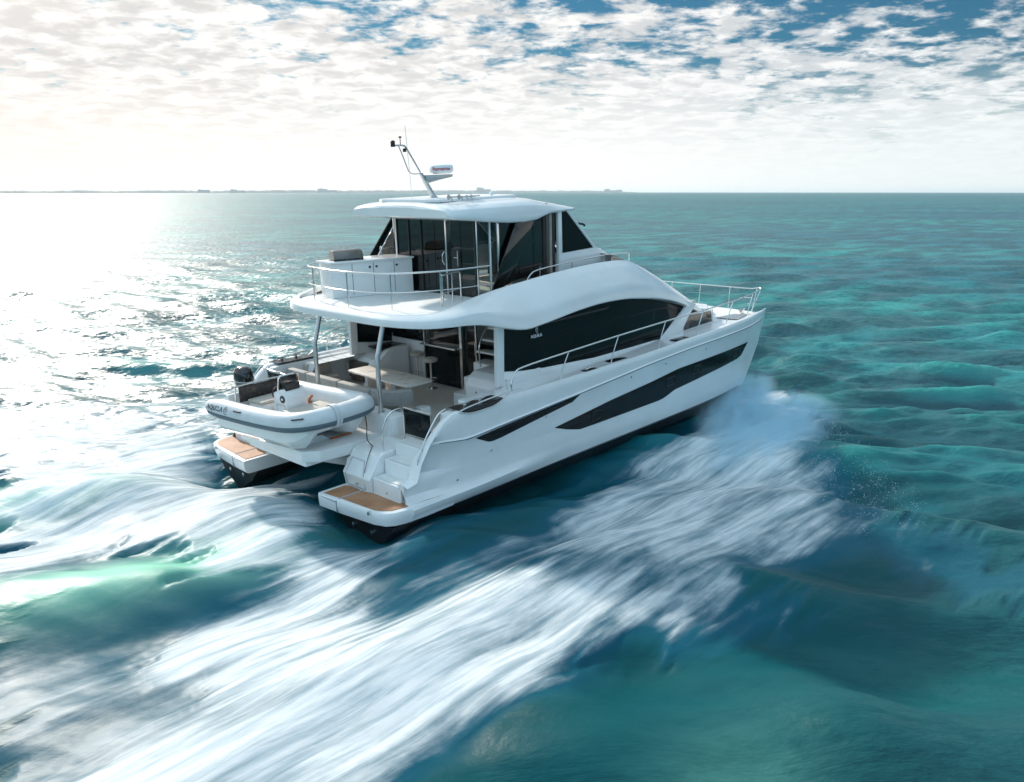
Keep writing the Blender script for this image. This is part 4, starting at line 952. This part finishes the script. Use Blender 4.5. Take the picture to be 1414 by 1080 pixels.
def poly_field(x, y, pts, soft):
    P = np.array(pts); inside = np.zeros(x.shape, bool); dm = np.full(x.shape, 1e9)
    for i in range(len(P)):
        ax, ay = P[i-1]; bx_, by_ = P[i]; dx, dy = bx_-ax, by_-ay
        c = ((ay > y) != (by_ > y)) & (x < (dx)*(y-ay)/(dy if abs(dy) > 1e-9 else 1e-9)+ax); inside ^= c
        t = np.clip(((x-ax)*dx+(y-ay)*dy)/(dx*dx+dy*dy+1e-9), 0, 1); dm = np.minimum(dm, (x-ax-t*dx)**2+(y-ay-t*dy)**2)
    d = np.sqrt(dm); sd = np.where(inside, d, -d)
    t = np.clip((sd/soft+1)/2, 0, 1); return t*t*(3-2*t)
def vnoise(x, y, seed=0):
    xi = np.floor(x).astype(np.int64); yi = np.floor(y).astype(np.int64); fx = x-xi; fy = y-yi
    fx = fx*fx*(3-2*fx); fy = fy*fy*(3-2*fy)
    def h(a, b):
        n = (a*374761393+b*668265263+seed*982451653) & 0x7fffffff; n = (n ^ (n >> 13))*1274126177 & 0x7fffffff; return ((n ^ (n >> 16)) & 0xffff)/65535.
    return (h(xi, yi)*(1-fx)+h(xi+1, yi)*fx)*(1-fy)+(h(xi, yi+1)*(1-fx)+h(xi+1, yi+1)*fx)*fy
def fbm(x, y, seed=0, o=4):
    s_ = 0; a = .5
    for k in range(o): s_ = s_+a*vnoise(x*2**k, y*2**k, seed+k*17); a *= .5
    return s_
# wake mounds: x, y, along-length, across-width (m), angle from boat heading (deg), height
MOUNDS = [(-6.9, 14.0, 3.2, 1.6, -18, .20), (-10.6, 17.8, 2.6, 1.3, -18, .26), (-6.2, 12.0, 3.2, 1.2, -14, -.16), (-4.2, 13.2, 1.8, .8, -12, -.16), (-6.2, 16.4, 2.5, 1.1, 0, .20), (-4.4, 15.9, 1.2, .5, 0, .15),
          (-1.2, 12.1, 5.5, .9, 2, .30), (3.0, 14.8, 4.5, 1.3, 6, .22), (.9, 16.0, 4.0, .55, 2, -.28), (6.6, 19.5, 2.8, 1.3, 18, .16), (8.0, 25.0, 1.5, .9, 30, .22),
          (6.5, 11.2, 3.5, 1.6, 25, -.14), (10., 12.5, 3.5, 1.8, 20, .08), (4.2, 9.4, 2.6, .9, 30, .12)]
def sea():
    rs_ = [1.5]
    while rs_[-1] < 28000:
        r = rs_[-1]; rs_.append(r+max(.075 if r > 6 else .2, r*r/7000.))
        if rs_[-1] > 3000: rs_[-1] = r*1.2
    R_ = np.array(rs_)
    A1 = np.radians(np.arange(-44, 44.001, .075)); A2 = np.radians(np.arange(46, 315, 3.0)); A = np.concatenate([A1, A2])
    rr, aa = np.meshgrid(R_, A, indexing='ij'); x = rr*np.sin(aa); y = rr*np.cos(aa)
    nr, na = x.shape
    sp = np.maximum(.08, np.maximum(rr*.0014, rr*rr/7000.))
    near = rr < 70
    foam = np.zeros_like(x); xn, yn = x[near], y[near]
    wob = (fbm(xn*.9, yn*.9, 5)-.5)*1.3; wob2 = (fbm(xn*.9+40, yn*.9, 9)-.5)*1.3
    # streaky edges: distort more along the heading
    lon = (fbm((xn*YC+yn*YS)*.35, (-xn*YS+yn*YC)*2.2, 3)-.5)*3.4
    xq, yq = xn+wob*.5+lon*YC, yn+wob2*.5+lon*YS
    fn = np.zeros(xn.shape)
    for dens, pts in FOAM:
        fn = 1-(1-fn)*(1-dens*poly_field(xq, yq, pts, .75))
    foam[near] = fn
    rnd = random.Random(7); h = np.zeros_like(x)
    calm = 1-.75*np.clip(foam*1.5, 0, 1)
    # distance to the wake zone: smoother water close by
    ux, uy = (x-ORI.x)*YC+(y-ORI.y)*YS, -(x-ORI.x)*YS+(y-ORI.y)*YC
    lowr = np.clip((rr-10)/14, .30, 1)
    for k in range(90):
        lam = .6*(9/.6)**(k/89.)*rnd.uniform(.9, 1.1); th = rad(rnd.gauss(-97, 19))
        amp = .0112*lam**.82*rnd.uniform(.5, 1.3)*(.5 if lam > 4.5 else .95)
        kx, ky = math.cos(th)*2*math.pi/lam, math.sin(th)*2*math.pi/lam
        s_ = np.sin(kx*x+ky*y+rnd.uniform(0, 6.28)); s_ = 2*((s_+1)/2)**1.5-.9
        h += amp*s_*np.clip((lam/sp-2.)/3., 0, 1)*(calm if lam < 4 else calm**.4)*(lowr if lam < 2.5 else 1)
    grp = .55+.9*fbm(x*.06, y*.06, 31, 2); h *= grp*1.25
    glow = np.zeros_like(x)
    for mx, my, L, W, ang, H in MOUNDS:
        t = YAW+rad(ang); c, s2 = math.cos(t), math.sin(t); u = (x-mx)*c+(y-my)*s2; v = -(x-mx)*s2+(y-my)*c
        g = np.exp(-(u/L)**2-(v/W)**2); h += H*g
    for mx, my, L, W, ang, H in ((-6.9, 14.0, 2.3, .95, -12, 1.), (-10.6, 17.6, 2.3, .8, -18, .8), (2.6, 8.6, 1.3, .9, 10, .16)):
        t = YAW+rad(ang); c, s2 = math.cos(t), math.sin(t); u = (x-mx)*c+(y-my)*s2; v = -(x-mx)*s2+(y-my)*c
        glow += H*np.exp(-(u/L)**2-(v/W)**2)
    # hollow behind and beside the transoms
    for v0 in (-2.7, 2.7):
        h -= .50*np.exp(-((uy-v0)/1.25)**4-((ux-.1)/.95)**2)
        h += .12*np.exp(-((uy-v0)/1.0)**2-((ux+2.2)/1.0)**2)
    rough = (1.25+1.3*np.clip((rr-30)/250, 0, 1))*np.clip(1-1.4*np.exp(-((ux+1)/15)**2-((uy+4)/9.)**2), .12, 1)
    # churned foam has body; long ridges along the heading
    st = fbm(ux*.30, uy*1.9, 11, 4)-.45; h += np.where(rr < 60, foam*st*.15, 0)
    # hollow under the hulls so that the tunnel stays open
    for v0 in (-2.7, 2.7):
        g = np.exp(-((uy-v0)/1.0)**4)*np.clip((ux+.2)/.8, 0, 1)*np.clip((14.5-ux)/2, 0, 1); h -= .12*g
    h -= rr*rr/(2*6371000.)
    V = np.stack([x.ravel(), y.ravel(), h.ravel()], 1)
    i = np.arange(nr-1)[:, None]*na; j = np.arange(na)[None, :]; j2 = (j+1) % na
    F = np.stack([i+j, i+na+j, i+na+j2, i+j2], -1).reshape(-1, 4)[:, ::-1]
    me = bpy.data.meshes.new('water'); me.vertices.add(len(V)+1); me.vertices.foreach_set('co', np.vstack([V, [[0, 0, 0]]]).astype(np.float32).ravel())
    tri = np.stack([np.full(na, len(V)), np.arange(na), (np.arange(na)+1) % na], 1)[:, ::-1]
    loops = np.concatenate([F.ravel(), tri.ravel()]).astype(np.int32)
    me.loops.add(len(loops)); me.loops.foreach_set('vertex_index', loops)
    me.polygons.add(len(F)+len(tri)); me.polygons.foreach_set('loop_start', np.concatenate([np.arange(len(F))*4, len(F)*4+np.arange(len(tri))*3]).astype(np.int32))
    me.polygons.foreach_set('use_smooth', np.ones(len(F)+len(tri), bool))
    me.update(calc_edges=True)
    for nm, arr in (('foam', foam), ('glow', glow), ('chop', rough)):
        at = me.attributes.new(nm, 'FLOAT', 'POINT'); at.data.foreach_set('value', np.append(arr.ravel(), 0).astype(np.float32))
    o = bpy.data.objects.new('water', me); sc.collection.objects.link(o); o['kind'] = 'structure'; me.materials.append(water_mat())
    print('water verts', len(V), 'up', me.polygons[5].normal.z)
def water_mat():
    m = bpy.data.materials.new('sea_water'); m.use_nodes = True; N = NT(m.node_tree)
    tc = N.n('ShaderNodeTexCoord').outputs['Object']
    fo = N.n('ShaderNodeAttribute', attribute_name='foam').outputs['Fac']; gw = N.n('ShaderNodeAttribute', attribute_name='glow').outputs['Fac']
    rot = N.n('ShaderNodeMapping', ins={'Vector': tc, 'Rotation': (0, 0, -YAW)}).outputs[0]
    sA = N.n('ShaderNodeMapping', ins={'Vector': rot, 'Scale': (.16, 1.3, 1)}).outputs[0]
    sB = N.n('ShaderNodeMapping', ins={'Vector': rot, 'Scale': (.34, 4.2, 1)}).outputs[0]
    sC = N.n('ShaderNodeMapping', ins={'Vector': rot, 'Scale': (.5, 1.1, 1)}).outputs[0]
    nA = N.noise(sA, 1.0, 6, .62, .4); nB = N.noise(sB, 1.6, 4, .6, .2); nC = N.noise(sC, .9, 6, .6, .6)
    n = N.m('ADD', N.m('ADD', N.m('MULTIPLY', nA, .44), N.m('MULTIPLY', nB, .17)), N.m('MULTIPLY', nC, .39))
    lo = N.m('SUBTRACT', .70, N.m('MULTIPLY', fo, .52)); hi = N.m('ADD', lo, .33)
    f = N.rng(n, lo, hi)
    f = N.m('MULTIPLY', N.m('MULTIPLY', f, N.rng(fo, .02, .22)), N.rng(nB, .30, .60, .72, .97))
    # water body colour
    bg = N.noise(N.n('ShaderNodeMapping', ins={'Vector': tc, 'Scale': (.010, .028, 1)}).outputs[0], 1, 4, .5)
    md = N.noise(N.n('ShaderNodeMapping', ins={'Vector': rot, 'Scale': (.12, .3, 1)}).outputs[0], 1, 4, .5)
    c = N.mix(N.rng(bg, .35, .65), (.005, .125, .165), (.016, .255, .230))
    c = N.mix(N.rng(md, .35, .6, 0, .85), c, (.002, .066, .078))
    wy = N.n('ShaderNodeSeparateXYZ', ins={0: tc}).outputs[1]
    c = N.mix(N.rng(wy, 30., 10., 0., .8), c, (.000, .058, .064))      # water colour darkens towards the camera
    c = N.mix(N.m('MULTIPLY', N.rng(fo, .0, .5), .55), c, (.008, .10, .17))
    c = N.mix(N.m('MINIMUM', gw, 1.0), c, (.24, .58, .42))  # backlit green of the wave crests, painted into the base colour
    n2 = N.noise(tc, 2.2, 5, .6, .3); n3 = N.noise(N.n('ShaderNodeMapping', ins={'Vector': tc, 'Scale': (.22, .6, 1)}).outputs[0], 1.6, 6, .62, .4)
    hgt = N.m('ADD', N.m('MULTIPLY', n2, .035), N.m('MULTIPLY', n3, .16))
    hgt = N.m('ADD', N.m('MULTIPLY', hgt, N.rng(fo, 0, .35, 1, .15)), N.m('MULTIPLY', N.m('MULTIPLY', n, fo), .12))
    ch = N.n('ShaderNodeAttribute', attribute_name='chop').outputs['Fac']
    hgt = N.m('MULTIPLY', hgt, N.rng(ch, .2, 1.2, .30, 1))
    bp = N.n('ShaderNodeBump', ins={'Height': hgt, 'Strength': 1., 'Distance': 1.})
    # fine wind ripples tilt the surface
    rn = N.n('ShaderNodeTexNoise', ins={'Vector': N.n('ShaderNodeMapping', ins={'Vector': tc, 'Scale': (.7, 1.6, 1)}).outputs[0], 'Scale': 3.5, 'Detail': 6., 'Roughness': .7})
    rv = N.n('ShaderNodeVectorMath', operation='SUBTRACT', ins={0: rn.outputs['Color'], 1: (.5, .5, .5)}).outputs[0]
    rv = N.n('ShaderNodeVectorMath', operation='MULTIPLY', ins={0: rv, 1: (1.0, 1.5, 0.)}).outputs[0]
    sc_ = N.n('ShaderNodeVectorMath', operation='SCALE', ins={0: rv}); N.link(ch, sc_.inputs['Scale'])
    nn = N.n('ShaderNodeVectorMath', operation='NORMALIZE', ins={0: N.n('ShaderNodeVectorMath', operation='ADD', ins={0: bp.outputs[0], 1: sc_.outputs[0]}).outputs[0]}).outputs[0]
    b = N.n('ShaderNodeBsdfPrincipled', ins={'Base Color': c, 'Roughness': N.rng(ch, .2, 1.25, .42, .40), 'IOR': 1.33, 'Normal': nn, 'Specular IOR Level': N.rng(ch, .3, 1.3, .20, .95)})
    fc = N.mix(N.rng(nB, .3, .7), (.52, .59, .62), (.74, .75, .745))
    d = N.n('ShaderNodeBsdfPrincipled', ins={'Base Color': fc, 'Roughness': .8, 'Normal': bp.outputs[0]})
    mx = N.n('ShaderNodeMixShader', ins={0: f, 1: b.outputs[0], 2: d.outputs[0]})
    o = N.n('ShaderNodeOutputMaterial'); N.link(mx.outputs[0], o.inputs[0]); return m
sea()

# ---- far shore with a few buildings
def shore():
    rnd = random.Random(3); secs = []
    M['shore'] = pmat('far_shore_trees', (.24, .25, .24), .9, var=.3, vscale=.01); M['bld'] = pmat('far_pale_concrete', (.42, .42, .41), .8)  # shore trees paled in base colour to add to the distance haze
    n = 900
    az = np.radians(np.linspace(-70, 8.2, n)); dist = np.interp(np.degrees(az), [-70, -31, -10, 9], [3600, 3900, 5200, 6600])
    hh = 6+9*fbm(np.arange(n)*.05, np.zeros(n), 2, 4)+5*vnoise(np.arange(n)*.6, np.zeros(n), 8)
    hh *= np.interp(np.degrees(az), [-31, -10, 6, 8.2], [.75, 1, 1.1, .15])
    for i in range(n):
        s_, c_ = math.sin(az[i]), math.cos(az[i]); d = dist[i]; z0 = -d*d/(2*6371000)-1
        secs.append([(s_*(d+k), c_*(d+k), z) for k, z in ((0, z0), (2, z0+1.5), (20, z0+hh[i]*.8), (60, z0+1+hh[i]), (400, z0+1+hh[i]*.9))])
    o = MB().loft(secs).build('shoreline', 'shore'); o['kind'] = 'structure'
    for px, w, h_, k, lab in ((293, 60, 16, 1, 'tiny pale building on the far shore, leftmost of those on the skyline'), (338, 75, 17, 2, 'tiny low pale building on the far shore, second from the left'),
                           (459, 110, 22, 2, 'wide pale block on the far shore left of the yacht mast'), (669, 95, 32, 2, 'tallest pale block on the far shore above the hardtop front'),
                           (843, 130, 24, 3, 'stepped pale block at the right end of the far shore')):
        a = math.atan((px-707)/1165.3); d = float(np.interp(math.degrees(a), [-70, -31, -10, 9], [3600, 3900, 5200, 6600]))-30
        z0 = -d*d/(2*6371000)-1
        mb = MB()
        for q in range(k): mb.box(-w/2+w*q/k+.5, -w/2+w*(q+1)/k-.5, -15, 15, 0, h_*(1, .7, .85)[q])
        for fl in range(int(h_*.7/4)): mb.box(-w/2-.4, w/2+.4, -15.6, 15.4, 3+fl*4, 3.5+fl*4)
        mb.box(-w*.4, -w*.25, -5, 5, h_, h_+3)
        b = mb.build('shore_building', 'bld'); b.location = (math.sin(a)*d, math.cos(a)*d, z0); b.rotation_euler = (0, 0, -a)
        b['label'] = lab; b['category'] = 'building'; b['group'] = 'buildings on the far shore'
shore()

# ---- spray
def spray_vol():
    m = bpy.data.materials.new('spray_mist'); m.use_nodes = True; N = NT(m.node_tree)
    tc = N.n('ShaderNodeTexCoord').outputs['Object']
    ln = N.n('ShaderNodeVectorMath', operation='LENGTH', ins={0: tc}).outputs['Value']
    fall = N.rng(ln, .25, .98, 1., 0.)
    ns = N.noise(N.n('ShaderNodeMapping', ins={'Vector': tc, 'Scale': (1.6, 2.2, .9)}).outputs[0], 1.5, 5, .6, .4)
    den = N.m('MULTIPLY', N.m('MULTIPLY', fall, N.rng(ns, .30, .66)), 1.9)
    v = N.n('ShaderNodeVolumePrincipled', ins={'Color': (.62, .86, .97, 1), 'Density': den, 'Anisotropy': .0})  # blue of the boat's shade is put into the mist colour
    o = N.n('ShaderNodeOutputMaterial'); N.link(v.outputs[0], o.inputs['Volume']); return m
SPV = spray_vol()
for loc, scl, rz in (((14.4, -4.0, -.55), (2.0, .8, .95), .12), ((12.8, -4.5, -.6), (2.8, 1.1, .7), .15), ((13.9, -5.6, -.75), (2.8, 1.8, .55), .3), ((11.0, -6.2, -.75), (3.4, 1.8, .5), .2)):
    b = bmesh.new(); bmesh.ops.create_icosphere(b, subdivisions=3, radius=1)
    me = bpy.data.meshes.new('bow_spray'); b.to_mesh(me); b.free(); me.materials.append(SPV)
    o = bpy.data.objects.new('bow_spray', me); sc.collection.objects.link(o); o.matrix_world = BM @ Matrix.Translation(loc) @ Matrix.Rotation(rz, 4, 'Z') @ Matrix.Diagonal((*scl, 1)); o['kind'] = 'stuff'
def droplets():
    rnd = random.Random(11); mb = MB()
    def drop(p, r, L=1.):
        x, y, z = p; mb.add([(x+r, y, z), (x-r, y, z), (x, y+r, z), (x, y-r, z), (x, y, z+r*L), (x, y, z-r*L)],
                            [(0, 2, 4), (2, 1, 4), (1, 3, 4), (3, 0, 4), (2, 0, 5), (1, 2, 5), (3, 1, 5), (0, 3, 5)])
    for j in range(420):                       # strings of drops thrown outward from the bow wave
        t = rnd.random(); x0 = 7.7+2.0*rnd.random()-1.0*t; y0 = 24.8-8.5*t+rnd.gauss(0, .5); v = rnd.uniform(1.2, 3.2); vx = rnd.uniform(-.1, .7); vy = rnd.uniform(-.6, .2)
        for i in range(rnd.randint(4, 16)):
            q = rnd.uniform(.15, 1); tt = q*v/4.9; z = v*tt-4.9*tt*tt
            drop((x0+vx*tt+rnd.gauss(0, .02), y0+vy*tt+rnd.gauss(0, .02), z), rnd.choice((.002, .002, .003, .005)), rnd.uniform(1, 3))
    for i in range(500):
        t = rnd.random(); drop((7.6+rnd.gauss(0, .6), 26.4-4*t+rnd.gauss(0, .3), abs(rnd.gauss(0, .4))), rnd.choice((.002, .003, .005)), 1.3)
    M['drop'] = pmat('water_droplets', (.80, .86, .86), .2)
    o = mb.build('spray_droplets', 'drop'); o['kind'] = 'stuff'
droplets()
# ---- sea air
hm = bpy.data.materials.new('haze_air'); hm.use_nodes = True; N = NT(hm.node_tree)
v = N.n('ShaderNodeVolumePrincipled', ins={'Color': (.93, .95, .97, 1), 'Density': 8e-5, 'Anisotropy': .3})
o = N.n('ShaderNodeOutputMaterial'); N.link(v.outputs[0], o.inputs['Volume'])
hz = MB().box(-29000, 29000, -29000, 29000, -70, 45).build('haze', hm); hz['kind'] = 'stuff'
